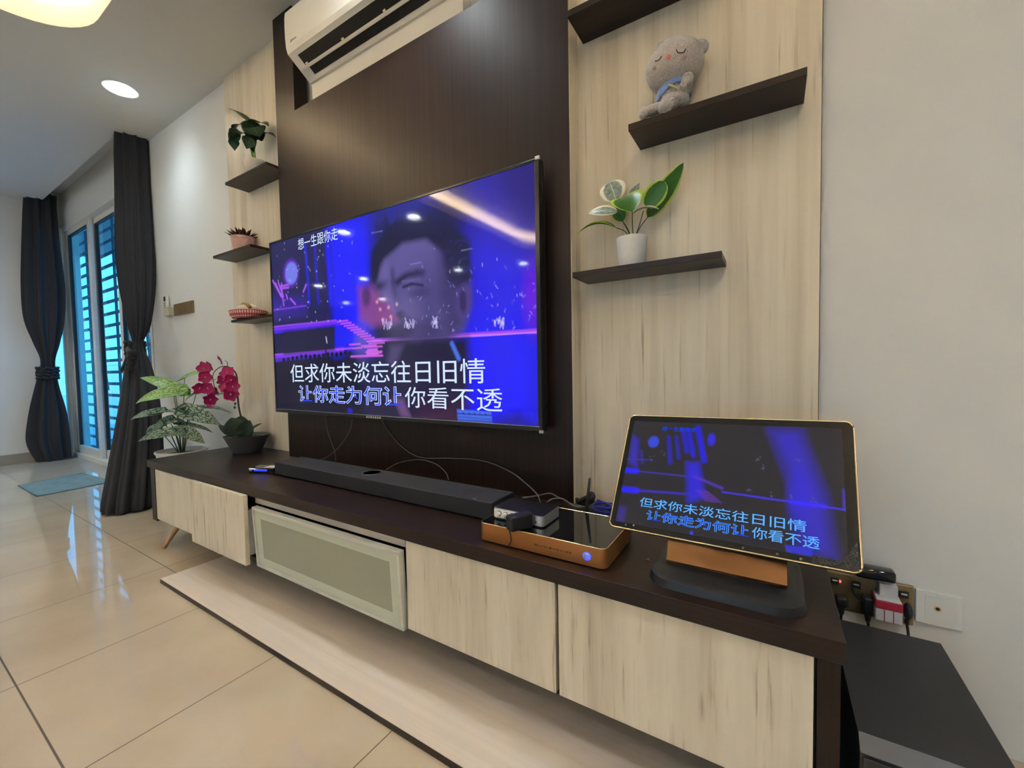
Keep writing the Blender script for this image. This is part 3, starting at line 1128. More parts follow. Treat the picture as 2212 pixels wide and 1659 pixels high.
def display(name, P, fn, parent, gloss, strength):
    """mesh whose vertices carry the picture"""
    nv, nu = P.u.shape[0] - 1, P.u.shape[1] - 1
    org = ORG[parent.name]
    V = [tuple(fn(P.u[j, i], P.v[j, i]) - org) for j in range(nv + 1) for i in range(nu + 1)]
    Fc = [(j * (nu + 1) + i, (j + 1) * (nu + 1) + i, (j + 1) * (nu + 1) + i + 1, j * (nu + 1) + i + 1) for j in range(nv) for i in range(nu)]
    me = bpy.data.meshes.new(name)
    me.from_pydata(V, [], Fc)
    ca = me.color_attributes.new('picture', 'FLOAT_COLOR', 'POINT')
    ca.data.foreach_set('color', np.concatenate([P.im.reshape(-1, 3), np.ones((P.u.size, 1))], 1).astype(np.float32).ravel())
    m, nt, b = nmat(name + '_glass')
    a = nt.nodes.new('ShaderNodeAttribute'); a.attribute_name = 'picture'
    nt.links.new(a.outputs['Color'], b.inputs['Emission Color'])
    b.inputs['Emission Strength'].default_value = strength
    b.inputs['Base Color'].default_value = (.004, .004, .005, 1)
    b.inputs['Roughness'].default_value = gloss[0]
    b.inputs['Specular IOR Level'].default_value = gloss[1]
    me.materials.append(m)
    o = bpy.data.objects.new(name, me); col.objects.link(o)
    o.parent = parent; ORG[o.name] = org
    return o


def paint_tv():
    P = Paint(400, 224, (22, 20, 70), 1.78)
    U = screen_uv
    W_ = lambda px: px / 560.0      # pixel lengths near the middle of the set, as picture heights
    rnd = random.Random(4)
    # broad light
    P.put(P.poly([U(1010, 380), U(1160, 340), U(1160, 930), U(1010, 930)], .25), (40, 30, 170))
    P.put(P.ell(U(1075, 800), .20, .42, .9), (22, 18, 255))
    P.put(P.ell(U(1075, 560), .13, .42, 1.1) * .7, (50, 44, 220))
    P.put(P.ell(U(1150, 380), .22, .22, 1.2) * .85, (38, 28, 110))
    P.put(P.ell(U(1150, 640), .04, .12, 1.2) * .7, (110, 20, 220))
    P.put(P.poly([U(705, 480), U(800, 450), U(800, 760), U(720, 760)], .10), (24, 26, 250))
    P.put(P.ell(U(870, 430), .24, .16, 1.0) * .8, (40, 42, 150))
    P.put(P.poly([U(582, 520), U(690, 490), U(716, 700), U(590, 712)], .08), (30, 30, 84))
    P.put(P.poly([U(585, 640), U(660, 640), U(660, 680), U(588, 690)], .06) * .8, (52, 34, 150))
    # vertical beams
    for px, w, a in ((664, 7, 1), (684, 6, .75), (712, 14, 1), (735, 12, 1), (755, 8, .8)):
        P.put(P.seg(U(px - 6, 530), U(px + 3, 655), W_(w) * .5, .02) * a, (22, 22, 255))
    P.put(P.seg(U(735, 640), U(730, 770), .045, .04), (24, 26, 240))
    # moon
    P.put(P.ell(U(627, 590), .070, .074, .5), (110, 50, 215))
    P.put(P.ell(U(628, 590), .060, .063, .2), (112, 120, 226))
    # neon figure at the far left
    for p, q in (((588, 606), (606, 640)), ((594, 612), (608, 642)), ((600, 610), (611, 640)), ((607, 612), (609, 640)), ((605, 618), (622, 615)), ((605, 623), (622, 621)), ((609, 640), (612, 660)), ((617, 636), (620, 645)), ((626, 645), (637, 657)), ((654, 630), (660, 615))):
        P.put(P.seg(U(*p), U(*q), .006, .006), (160, 84, 235))
    P.put(P.seg(U(590, 670), U(660, 660), .004, .005), (120, 60, 220))
    # stage bands
    for (p, q, w, c) in (((588, 712), (730, 696), .010, (110, 45, 235)), ((588, 706), (725, 692), .004, (150, 70, 240)), ((590, 719), (740, 700), .006, (70, 30, 240)),
                         ((592, 772), (740, 755), .012, (120, 50, 235)), ((592, 780), (730, 764), .008, (80, 40, 235)), ((592, 766), (760, 752), .004, (170, 80, 245)),
                         ((800, 735), (1158, 714), .007, (160, 72, 235)), ((790, 738), (1158, 718), .003, (205, 130, 250))):
        P.put(P.seg(U(*p), U(*q), w, w), c)
    P.put(P.poly([U(610, 716), U(722, 704), U(722, 756), U(612, 766)], .02), (26, 26, 62))
    P.put(P.poly([U(590, 782), U(770, 765), U(790, 910), U(596, 890)], .06), (6, 5, 40))
    # face, out of focus
    sk = (86, 78, 138)
    P.put(P.poly([U(806, 610), U(816, 560), U(850, 522), U(900, 508), U(952, 520), U(985, 560), U(1010, 600), U(1014, 660), U(1000, 710), U(960, 735), U(905, 738), U(850, 720), U(812, 680)], .05), sk)
    P.put(P.ell(U(890, 560), .16, .11, .9) * .8, (92, 84, 150))
    P.put(P.poly([U(942, 512), U(1000, 560), U(1018, 640), U(1000, 705), U(968, 720), U(950, 640)], .06) * .8, (52, 46, 96))
    P.put(P.poly([U(798, 620), U(800, 545), U(838, 487), U(905, 470), U(965, 478), U(1012, 520), U(1018, 600), U(990, 630), U(966, 610), U(955, 545), U(918, 515), U(868, 525), U(828, 560), U(812, 610)], .03), (24, 25, 62))
    P.put(P.ell(U(938, 470), .20, .05, 1.1) * .7, (28, 30, 76))
    P.put(P.poly([U(985, 622), U(1002, 612), U(1016, 630), U(1012, 668), U(996, 690), U(984, 670)], .03), (80, 60, 130))
    P.put(P.ell(U(999, 650), .018, .05, .7), (46, 36, 88))
    P.put(P.poly([U(850, 608), U(872, 590), U(900, 582), U(916, 585), U(914, 594), U(880, 600), U(856, 618)], .03), (26, 24, 58))
    P.put(P.poly([U(804, 622), U(820, 608), U(834, 604), U(832, 618), U(812, 628)], .035), (38, 36, 78))
    P.put(P.seg(U(870, 620), U(888, 613), .007, .008), (22, 20, 50))
    P.put(P.seg(U(888, 613), U(912, 616), .006, .007), (22, 20, 50))
    P.put(P.seg(U(868, 608), U(905, 602), .004, .01) * .6, (120, 108, 170))
    P.put(P.seg(U(846, 585), U(850, 640), .012, .03) * .7, (44, 40, 84))
    P.put(P.ell(U(838, 655), .045, .07, .9) * .6, (112, 100, 160))
    P.put(P.ell(U(866, 680), .035, .02, .8) * .9, (32, 28, 62))
    P.put(P.ell(U(885, 655), .07, .06, 1.1) * .45, (120, 110, 170))
    P.put(P.ell(U(893, 700), .06, .10, .9) * .6, (110, 98, 158))
    P.put(P.poly([U(838, 700), U(880, 690), U(890, 720), U(870, 738), U(830, 730)], .06) * .8, (40, 34, 72))
    # hair ends and softer modelling of the face
    for k in range(26):
        a = k / 25
        px, py = 815 + 190 * a + rnd.uniform(-4, 4), 492 - 30 * math.sin(PI * a) + rnd.uniform(-4, 4) + 55 * a * a
        P.put(P.seg(U(px, py + 10), U(px + rnd.uniform(-10, 14), py - rnd.uniform(6, 20)), .012, .02, .001) * .8, (26, 27, 70))
    for k in range(16):
        px, py = 985 + rnd.uniform(-25, 22), 555 + rnd.uniform(-40, 70)
        P.put(P.seg(U(px, py), U(px + rnd.uniform(4, 14), py - rnd.uniform(0, 8)), .004, .008) * .6, (44, 44, 120))
    P.put(P.ell(U(930, 640), .16, .16, 1.1) * .5, (64, 56, 112))
    P.put(P.ell(U(905, 715), .17, .05, 1.0) * .6, (48, 40, 86))
    P.put(P.ell(U(830, 590), .035, .05, 1.0) * .5, (108, 96, 164))
    P.put(P.ell(U(905, 632), .06, .02, 1.1) * .5, (50, 44, 92))
    P.put(P.seg(U(832, 640), U(846, 668), .010, .03) * .5, (128, 112, 172))
    # hand with a microphone
    P.put(P.poly([U(772, 620), U(800, 616), U(840, 660), U(858, 690), U(845, 700), U(800, 705), U(775, 690)], .05) * .9, (132, 66, 138))
    P.put(P.ell(U(790, 640), .03, .05, .8) * .8, (60, 40, 96))
    for px, py in ((813, 652), (826, 690), (843, 684), (856, 657), (838, 664), (820, 668)):  # warm glints of room lamps on the glass, painted into the picture
        P.add(P.ell(U(px, py), .007, .007, 1.7) * .6, (255, 180, 160))
    P.put(P.ell(U(780, 742), .05, .08, 1.1) * .6, (100, 84, 150))
    # neck and jacket
    P.put(P.poly([U(840, 740), U(1010, 728), U(1015, 800), U(1000, 930), U(800, 905), U(830, 810)], .05), (26, 20, 58))
    P.put(P.poly([U(842, 745), U(870, 745), U(850, 800), U(835, 780)], .04) * .7, (84, 70, 120))
    P.put(P.seg(U(975, 742), U(990, 775), .010, .012), (70, 110, 220))
    P.put(P.poly([U(848, 860), U(870, 862), U(888, 905), U(866, 900)], .03) * .8, (112, 76, 130))
    P.put(P.poly([U(900, 870), U(1000, 870), U(1005, 925), U(905, 915)], .10) * .8, (60, 24, 60))
    P.put(P.poly([U(1060, 905), U(1120, 890), U(1158, 925), U(1060, 925)], .05) * .7, (14, 10, 70))
    # steps
    for k in range(10):
        a, b = k / 9, (k + 1) / 9
        px, py = 728 + 64 * a, 695 + 42 * a
        P.put(P.seg(U(px, py), U(px + 22, py - 3), .004, .005), (190, 80, 225))
    for k in range(11):
        px, py = 757 + rnd.uniform(-6, 40), 742 + k * 2.7
        P.put(P.seg(U(px, py), U(px + rnd.uniform(20, 40), py - 2), .0035, .005), (205, 95, 225))
    P.put(P.seg(U(757, 770), U(825, 768), .005, .005), (200, 90, 220))
    # little performer and crowd
    P.put(P.seg(U(703, 728), U(702, 775), .006, .005), (16, 14, 40))
    P.put(P.seg(U(703, 728), U(705, 740), .004, .005), (190, 180, 230))
    for k in range(16):
        px = 612 + k * 9.5
        P.put(P.ell(U(px, 776 - k * .9 + rnd.uniform(-2, 2)), .014, .014, .4), (6, 5, 34))
    # sparks
    for k in range(75):
        px, py = rnd.uniform(880, 1155), rnd.gauss(650, 48)
        if not 520 < py < 730:
            continue
        a = rnd.uniform(-2.2, -.9)
        l = rnd.uniform(2, 9)
        P.put(P.seg(U(px, py), U(px + l * math.cos(a), py + l * math.sin(a)), .0012, .0028) * rnd.uniform(.3, .9), (180, 170, 240))
    for k in range(60):
        px, py = rnd.uniform(590, 760), rnd.uniform(520, 700)
        P.put(P.ell(U(px, py), .004, .004, .8) * rnd.uniform(.4, 1), (190, 190, 245))
    for x0 in (826, 872, 925, 1068):
        for k in range(9):
            px, py = x0 + rnd.uniform(0, 20), rnd.uniform(696, 712)
            P.put(P.seg(U(px, py), U(px + rnd.uniform(-4, 4), py - rnd.uniform(6, 16)), .0022, .003), (200, 190, 245))
    # small captions over the picture, too soft to read
    for px, py in ((886, 571), (996, 541), (802, 503)):
        for k in range(5):
            P.put(P.seg(U(px + 5 * k, py - k * 1.0), U(px + 5 * k + 1.8, py - k * 1.0 - .5), .0030, .003) * .55, (140, 150, 225))
    # pale panel at the lower right
    P.put(P.poly([U(986, 884), U(1060, 890), U(1063, 916), U(988, 912)], .004), (66, 104, 222))
    for k in (893, 901, 906):
        P.put(P.seg(U(988, k), U(1061, k + 5), .002, .002), (20, 30, 160))
    for k in range(5):
        P.put(P.ell(U(1000 + 12 * k, 892 + k), .004, .004, .4), (20, 30, 150))
    P.put(P.ell(U(755, 888), .02, .015, .8), (24, 20, 190))
    return P


scr = display('screen', paint_tv(), lambda u, v: Vector((SX0 + (SX1 - SX0) * u, TY + .003, SZ1 - (SZ1 - SZ0) * v)), t, (.05, .55), .72)


def text_mesh(body, parent, name, material, fn, x0, x1, z0, z1, bold=0., lift=0.):
    """flat lettering mapped into the rectangle by fn(x, z, lift)"""
    cu = bpy.data.curves.new(name, 'FONT')
    cu.body = body
    cu.size = 1
    cu.offset = bold
    cu.resolution_u = 3
    tmp = bpy.data.objects.new(name + '_tmp', cu); col.objects.link(tmp)
    dg = bpy.context.evaluated_depsgraph_get()
    me = bpy.data.meshes.new_from_object(tmp.evaluated_get(dg))
    bpy.data.objects.remove(tmp); bpy.data.curves.remove(cu)
    xs = [v.co.x for v in me.vertices]; ys = [v.co.y for v in me.vertices]
    org = ORG[parent.name]
    mx, Mx, my, My = min(xs) + bold, max(xs) - bold, min(ys) + bold, max(ys) - bold
    for v in me.vertices:
        a = (v.co.x - mx) / (Mx - mx); b = (v.co.y - my) / (My - my)
        v.co = fn(x0 + (x1 - x0) * a, z0 + (z1 - z0) * b, lift) - org
    me.name = name
    me.materials.append(material)
    o = bpy.data.objects.new(name, me); col.objects.link(o); o.parent = parent; ORG[o.name] = org
    return o


M_TXT = emis('pale_lyric_glow', (.62, .74, .98), .78)
M_TXTB = emis('blue_lyric_glow', (.03, .06, .75), .78)
M_TXTD = emis('dark_lyric_edge', (.01, .012, .12), 1.0)
tvf = lambda x, z, l: Vector((x, TY + .0018 - l, z))
TVT = 'lyric_text'
LINE1, L2A, L2B, TITLE = '但求你未淡忘往日旧情', '让你走为何让', '你看不透', '想一生跟你走'
text_mesh(LINE1, scr, 'lyric_text', M_TXT, tvf, -2.160, -.899, .8847, .9790, .002, .0006)
text_mesh(L2A, scr, 'lyric_text', M_TXT, tvf, -2.092, -1.334, .7845, .8680, .026, 0)
text_mesh(L2A, scr, 'lyric_text', M_TXTB, tvf, -2.092, -1.334, .7845, .8680, -.002, .0006)
text_mesh(L2B, scr, 'lyric_text', M_TXT, tvf, -1.318, -.8255, .7820, .8680, .0, .0006)
text_mesh(TITLE, scr, 'title_text', M_TXT, tvf, -2.049, -1.729, 1.5545, 1.6125, .0, .0004)

# ================================================================== THINGS ON THE WORKTOP
# ------------------------------------------------------------------ soundbar
t = thing('soundbar', 'long black soundbar on the worktop below the television', 'soundbar', (-1.35, -.285, CT))
mb = MB(); mb.box(-1.962, -.737, -.352, -.218, CT + .004, CT + .060, .003)
mb.build('body', M_CHARC, t)
for x in (-1.85, -.85):
    mb = MB(); mb.box(x - .04, x + .04, -.33, -.24, CT, CT + .004); mb.build('rubber_foot', M_BLACK, t)
mb = MB(); mb.lathe([(.0395, .0), (.0395, .0016), (.0355, .0016), (.0355, .0)], (-1.383, -.272, CT + .060), 40)
mb.build('centre_ring', mat('grey_ring', (.30, .30, .31), .3, metal=.6), t, smooth=True, angle=30)
mb = MB(); mb.lathe([(.035, .0), (.035, .0005), (.001, .0005)], (-.86, -.282, CT + .060), 40)
mb.build('upfiring_grille', mat('dark_speaker_mesh', (.028, .028, .031), .7), t)
mb = MB(); mb.lathe([(.035, .0), (.035, .0005), (.001, .0005)], (-1.84, -.282, CT + .060), 40)
mb.build('upfiring_grille', bpy.data.materials['dark_speaker_mesh'], t)
mb = MB(); mb.box(-.815, -.800, -.345, -.341, CT + .060, CT + .0607); mb.build('maker_mark', mat('grey_mark', (.25, .25, .25), .5), t)

# ------------------------------------------------------------------ small media box
t = thing('media_box', 'tiny black box with a blue glow at the left end of the soundbar', 'media player', (-2.045, -.345, CT))
ca, sa = math.cos(math.radians(24)), math.sin(math.radians(24))
bx_, by_ = Vector((ca, sa, 0)), Vector((-sa, ca, 0))
bo = Vector((-2.104, -.399, CT))


def mbx(m, a0, a1, b0, b1, c0, c1, bev=0):
    return m.obox(bo + bx_ * ((a0 + a1) / 2) + by_ * ((b0 + b1) / 2) + Vector((0, 0, (c0 + c1) / 2)), bx_, by_, (0, 0, 1), a1 - a0, b1 - b0, c1 - c0, bev)


mb = MB(); mbx(mb, 0, .130, 0, .075, 0, .024, .004); mb.build('body', M_GLOSSB, t)
mb = MB(); mbx(mb, .030, .098, -.0015, .001, .011, .020, .0006); mb.build('blue_display', emis('blue_led_display', (.03, .05, .9), 1.1), t)
mb = MB(); mbx(mb, .070, .122, .014, .062, .024, .0246); mb.build('paper_label', mat('pale_label_paper', (.55, .54, .47), .7), t)
mb = MB()
for k in range(3):
    mbx(mb, .006 + k * .005, .0095 + k * .005, -.001, .001, .011, .018)
mb.build('maker_mark', mat('white_print', (.6, .6, .6), .5), t)

# ------------------------------------------------------------------ karaoke player
GX0, GX1, GY0, GY1, GZ = -.692, -.326, -.478, -.262, CT + .050
t = thing('karaoke_player', 'flat copper coloured player with a glossy black glass top', 'karaoke player', ((GX0 + GX1) / 2, (GY0 + GY1) / 2, CT))
mb = MB(); mb.prism(rrect(GX0, GX1, GY0, GY1, .018, CT + .003, 6), (0, 0, .047)); mb.build('body', M_GOLD, t, smooth=True, angle=40)
mb = MB(); mb.prism(rrect(GX0 + .003, GX1 - .003, GY0 + .003, GY1 - .003, .016, GZ, 6), (0, 0, .0012)); mb.build('glass_top', M_GLOSSB, t, smooth=True, angle=40)
ring = rrect(GX0 + .0012, GX1 - .0012, GY0 + .0012, GY1 - .0012, .017, GZ, 6)
mb = MB(); mb.loop_tube(ring, .0015, 6); mb.build('bright_rim', M_PGOLD, t, smooth=True)
for fx in (GX0 + .03, GX1 - .03):
    for fy in (GY0 + .03, GY1 - .03):
        mb = MB(); mb.lathe([(.012, 0), (.012, .003)], (fx, fy, CT), 16); mb.build('foot', M_BLACK, t)
kb = at(1268, 1201, 'y', GY0)
mb = MB(); mb.lathe([(.0085, 0), (.0085, .003), (.006, .004)], (kb.x, GY0, kb.z), 24, axis=(0, -1, 0)); pb = mb.build('power_button', M_SILVER, t, smooth=True, angle=40)
mb = MB(); mb.loop_tube([Vector((kb.x + .0088 * math.cos(a), GY0 - .0015, kb.z + .0088 * math.sin(a))) for a in [2 * PI * k / 28 for k in range(28)]], .0016, 6)
mb.build('blue_light_ring', emis('blue_button_glow', (.06, .08, .95), 1.6), pb)
mb = MB(); mb.oball((kb.x + .002, GY0 - .004, kb.z - .001), (1, 0, 0), (0, 1, 0), (0, 0, 1), .005, .0012, .006); mb.build('blue_light', bpy.data.materials['blue_button_glow'], pb)
# dark printed name, too small to read in the photograph
mb = MB()
rnd = random.Random(2)
x = -.515
while x < -.415:
    w = rnd.uniform(.003, .007)
    h = rnd.uniform(.0022, .0055)
    mb.box(x, x + w, GY0 - .0006, GY0 + .001, CT + .0245 - h / 2, CT + .0245 + h / 2)
    x += w + rnd.uniform(.0015, .005)
mb.build('printed_name', mat('dark_brown_print', (.14, .06, .02), .6), t)

# ------------------------------------------------------------------ small silver mixer on it
HX0, HX1, HY0, HY1, HB, HT = -.6715, -.511, -.436, -.334, GZ + .0055, .546
t = thing('karaoke_mixer', 'small silver mixer with a black top and four knobs, on the copper player', 'mixer', ((HX0 + HX1) / 2, (HY0 + HY1) / 2, GZ + .0012))
mb = MB(); mb.prism(rrect(HX0, HX1, HY0, HY1, .010, HB, 6), (0, 0, HT - HB)); mb.build('body', M_SILVER, t, smooth=True, angle=40)
mb = MB(); mb.prism(rrect(HX0 + .002, HX1 - .002, HY0 + .002, HY1 - .002, .009, HT, 6), (0, 0, .0008)); mb.build('top_panel', mat('satin_black_panel', (.012, .012, .013), .3), t)
mb = MB(); mb.prism(rrect(HX0 + .004, HX1 - .004, HY0 + .004, HY1 - .004, .008, GZ + .0012, 6), (0, 0, .0045)); mb.build('base_plate', M_BLACK, t)
mb = MB(); mb.box(HX0 + .004, -.585, HY0 - .0012, HY0 + .001, HB + .002, HT - .002); mb.build('knob_panel', mat('white_knob_panel', (.75, .73, .68), .4), t)
M_KNOB = mat('ivory_knob', (.78, .76, .70), .3)
for px, py in ((1078, 1109), (1092, 1113), (1106, 1117), (1120, 1121)):
    q = at(px, py, 'y', HY0 - .008)
    mb = MB(); mb.lathe([(.0066, 0), (.0066, .014), (.0054, .016)], (q.x - .004, HY0 - .001, HB + .014), 18, axis=(0, -1, 0))
    k = mb.build('knob', M_KNOB, t, smooth=True, angle=40)
    mb = MB(); mb.lathe([(.0078, 0), (.0078, .0015)], (q.x - .004, HY0 - .001, HB + .014), 18, axis=(0, -1, 0)); mb.build('knob_collar', M_BLACK, k)
mb = MB(); mb.lathe([(.0022, 0), (.0022, .0008)], (HX1 - .022, HY0 - .0008, HB + .010), 12, axis=(0, -1, 0)); mb.build('socket', M_BLACK, t)
mb = MB(); mb.lathe([(.0016, 0), (.0016, .0008)], (HX1 - .014, HY0 - .0008, HB + .010), 12, axis=(0, -1, 0)); mb.build('indicator', M_KNOB, t)

# ------------------------------------------------------------------ black receiver plugged into the mixer front
ra, rb = at(1128, 1141, 'z', GZ + .020), Vector((-.560, HY0, GZ + .020))
t = thing('wireless_receiver', 'black plug-in receiver sticking out of the mixer front, trailing a thin wire', 'receiver', (-.575, -.455, GZ + .004))
rc0, rc1 = Vector((-.581, -.500, GZ + .023)), Vector((-.548, HY0 - .002, GZ + .023))
dd = (rc1 - rc0).normalized(); sd_ = Vector((dd.y, -dd.x, 0))
mb = MB(); mb.obox((rc0 + rc1) / 2, dd, sd_, (0, 0, 1), (rc1 - rc0).length, .030, .041, .007, 3); mb.build('body', M_BLACK, t, smooth=True, angle=40)
mb = MB(); mb.tube(spline([rc0 + Vector((-.003, .006, -.010)), at(1104, 1166, 'y', GY0 - .006), at(1098, 1178, 'y', GY0 - .003), Vector(at(1096, 1184, 'z', CT + .002))], 8), .0012, 6)
mb.build('wire', M_BLACK, t, smooth=True)

# ------------------------------------------------------------------ router antenna, cables
ab, atip = at(1266, 1108, 'y', -.245), at(1274, 1033, 'y', -.245)
t = thing('antenna', 'black stick antenna standing behind the copper player', 'antenna', (ab.x, -.245, CT))
mb = MB(); mb.box(ab.x - .03, ab.x + .02, -.256, -.225, CT, CT + .022, .003); mb.build('hinge_base', M_BLACK, t)
mb = MB(); mb.tube([Vector((ab.x - .001, -.245, CT + .012)), ab, ab.lerp(atip, .55), atip], [.0062, .0060, .0046, .0034], 12); mb.build('rod', mat('dark_grey_rubber', (.020, .021, .022), .35), t, smooth=True)

M_CABLE = mat('grey_black_cable', (.11, .10, .095), .45)
M_BLUEC = mat('blue_network_cable', (.012, .02, .30), .4)


def cable(pts, r, label, m=M_CABLE, group='loose cables'):
    mb = MB(); mb.tube(spline(pts, 10), r, 6)
    return top(mb, 'cable', m, label, 'cable', group, smooth=True)


Yc = DP - .006
cable([at(702, 895, 'y', Yc - .01), at(706, 925, 'y', Yc), at(716, 955, 'y', Yc), at(723, 975, 'y', Yc), at(725, 996, 'y', Yc - .03)], .0022, 'thin dark cable hanging nearly straight from under the television, at its left')
cable([at(761, 905, 'y', Yc - .01), at(757, 927, 'y', Yc - .008), at(741, 955, 'y', Yc - .009), at(722, 976, 'y', Yc - .012), at(700, 990, 'y', Yc - .02), at(692, 992, 'y', Yc - .03)], .0022, 'thin dark cable curving left below the television, crossing the straight one')
cable([at(824, 905, 'y', Yc - .01), at(838, 930, 'y', Yc), at(868, 965, 'y', Yc), at(908, 988, 'y', Yc), at(970, 990, 'y', Yc), at(1040, 995, 'y', Yc), at(1100, 1018, 'y', Yc - .02), at(1140, 1048, 'y', -.15), at(1160, 1068, 'y', -.215), at(1166, 1082, 'y', -.245), Vector((-.60, -.255, CT + .004))],
      .0024, 'long dark cable sweeping from under the television down to the copper player')
cable([at(834, 1014, 'y', -.13), at(862, 1000, 'y', -.10), at(905, 993, 'y', Yc), at(940, 1002, 'y', Yc - .004), at(962, 1020, 'y', -.11), at(969, 1036, 'y', -.15)], .0022, 'arched dark cable behind the soundbar')
cable([at(1128, 1076, 'y', -.17), at(1165, 1070, 'y', -.165), at(1188, 1066, 'y', -.19), at(1205, 1074, 'y', -.19), at(1232, 1088, 'y', -.18), at(1262, 1095, 'y', -.20)], .0026, 'dark cable looping up behind the mixer')
cable([at(1180, 1085, 'y', -.225), at(1195, 1078, 'y', -.22), at(1216, 1078, 'y', -.215), at(1238, 1093, 'y', -.21), at(1256, 1096, 'y', -.215)], .0026, 'lower dark cable looping behind the mixer')
# tangle of blue network cable
mb = MB()
rnd = random.Random(8)
c0 = at(1308, 1096, 'y', -.13)
pts = []
for k in range(34):
    a = k * 1.25
    pts.append(Vector((c0.x + .032 * math.cos(a) * (1 + .3 * rnd.random()), -.13 + .03 * math.sin(a * .9 + 1), CT + .006 + .016 * (1 + math.sin(a * .7)))))
mb.tube(spline(pts, 6), .0030, 6)
top(mb, 'network_cable', M_BLUEC, 'tangled blue network cable behind the monitor', 'cable', smooth=True)
mb = MB()
pts = [at(1246, 1078, 'y', -.09), at(1250, 1086, 'y', -.08), at(1262, 1080, 'y', -.08), at(1276, 1066, 'y', -.06), at(1282, 1072, 'y', -.06), at(1277, 1084, 'y', -.07), at(1262, 1088, 'y', -.08), at(1250, 1084, 'y', -.10), at(1268, 1074, 'y', -.09), at(1280, 1078, 'y', -.09)]
mb.tube(spline(pts, 8), .0065, 7)
bmesh.ops.translate(mb.bm, verts=mb.bm.verts, vec=(0, 0, max(0, CT - min(v.co.z for v in mb.bm.verts))))
top(mb, 'cable_bundle', M_BLACK, 'knotted bundle of black cable behind the antenna', 'cable', smooth=True)
# crumb of packaging on the worktop
q = at(1400, 1209, 'z', CT)
mb = MB(); mb.bm.free(); mb.bm = bmesh.new()
vs = [mb.bm.verts.new(q + Vector(p)) for p in ((-.007, -.004, 0), (.007, -.003, 0), (.002, .006, 0), (.001, .001, .006))]
for f in ((0, 1, 3), (1, 2, 3), (2, 0, 3), (2, 1, 0)):
    mb.bm.faces.new([vs[i] for i in f])
top(mb, 'plastic_scrap', mat('brown_plastic_scrap', (.16, .11, .08), .4), 'tiny brown scrap of plastic left of the monitor base', 'scrap')

# ------------------------------------------------------------------ touch monitor
KQ = 1.17
Rr = [ray(*p) for p in ((1358, 896), (1838, 910), (1866, 1243), (1314, 1136))]
A_ = np.array([[Rr[1][i], -Rr[2][i], Rr[3][i]] for i in range(3)])
S_ = np.linalg.solve(A_, np.array(Rr[0]))
MQ = [CAM + Rr[0] * KQ, CAM + Rr[1] * (S_[0] * KQ), CAM + Rr[2] * (S_[1] * KQ), CAM + Rr[3] * (S_[2] * KQ)]
mo = MQ[3]
mxv = (MQ[2] - MQ[3]); MW = mxv.length; mxv.normalize()
myv = (MQ[0] - MQ[3]); myv = (myv - mxv * myv.dot(mxv)); MH = ((MQ[0] - MQ[3]).dot(myv.normalized()) + (MQ[1] - MQ[2]).dot(myv.normalized())) / 2; myv.normalize()
mnv = mxv.cross(myv)          # towards the viewer
t = thing('touch_monitor', 'tilted touch monitor with a thin gold rim showing the song lyrics', 'monitor', (-.087, -.355, CT))


def mp_(x, y, z=0):
    return mo + mxv * x + myv * y + mnv * z


def mrr(x0, x1, y0, y1, r, z, n=6):
    return [mp_(p.x, p.y, z) for p in rrect(x0, x1, y0, y1, r, 0, n)]


mb = MB(); mb.prism(mrr(.001, MW - .001, .001, MH - .001, .014, -.012), mnv * .0125); mb.build('housing', M_BLACK, t, smooth=True, angle=40)
mb = MB(); mb.loop_tube(mrr(.0015, MW - .0015, .0015, MH - .0015, .014, .0), .0020, 8); mb.build('gold_rim', M_PGOLD, t, smooth=True)
mb = MB(); mb.prism(mrr(.003, MW - .003, .003, MH - .003, .012, .0005), mnv * .0006); mb.build('front_glass', M_GLOSSB, t)
mb = MB(); mb.prism([mp_(x, y, -.012) for x, y in ((.10, .05), (MW - .10, .05), (MW - .13, MH - .08), (.13, MH - .08))], mnv * -.018); mb.build('back_housing', M_BLACK, t)


def mon_uv(px, py):
    d = ray(px, py)
    p = CAM + d * ((mo - CAM).dot(mnv) / d.dot(mnv))
    v = p - mo
    return v.dot(mxv), v.dot(myv)


mc = [mon_uv(*p) for p in ((1368, 908), (1816, 929), (1835, 1218), (1334, 1127))]
mx0, mx1 = (mc[0][0] + mc[3][0]) / 2, (mc[1][0] + mc[2][0]) / 2
my0, my1 = (mc[2][1] + mc[3][1]) / 2, (mc[0][1] + mc[1][1]) / 2


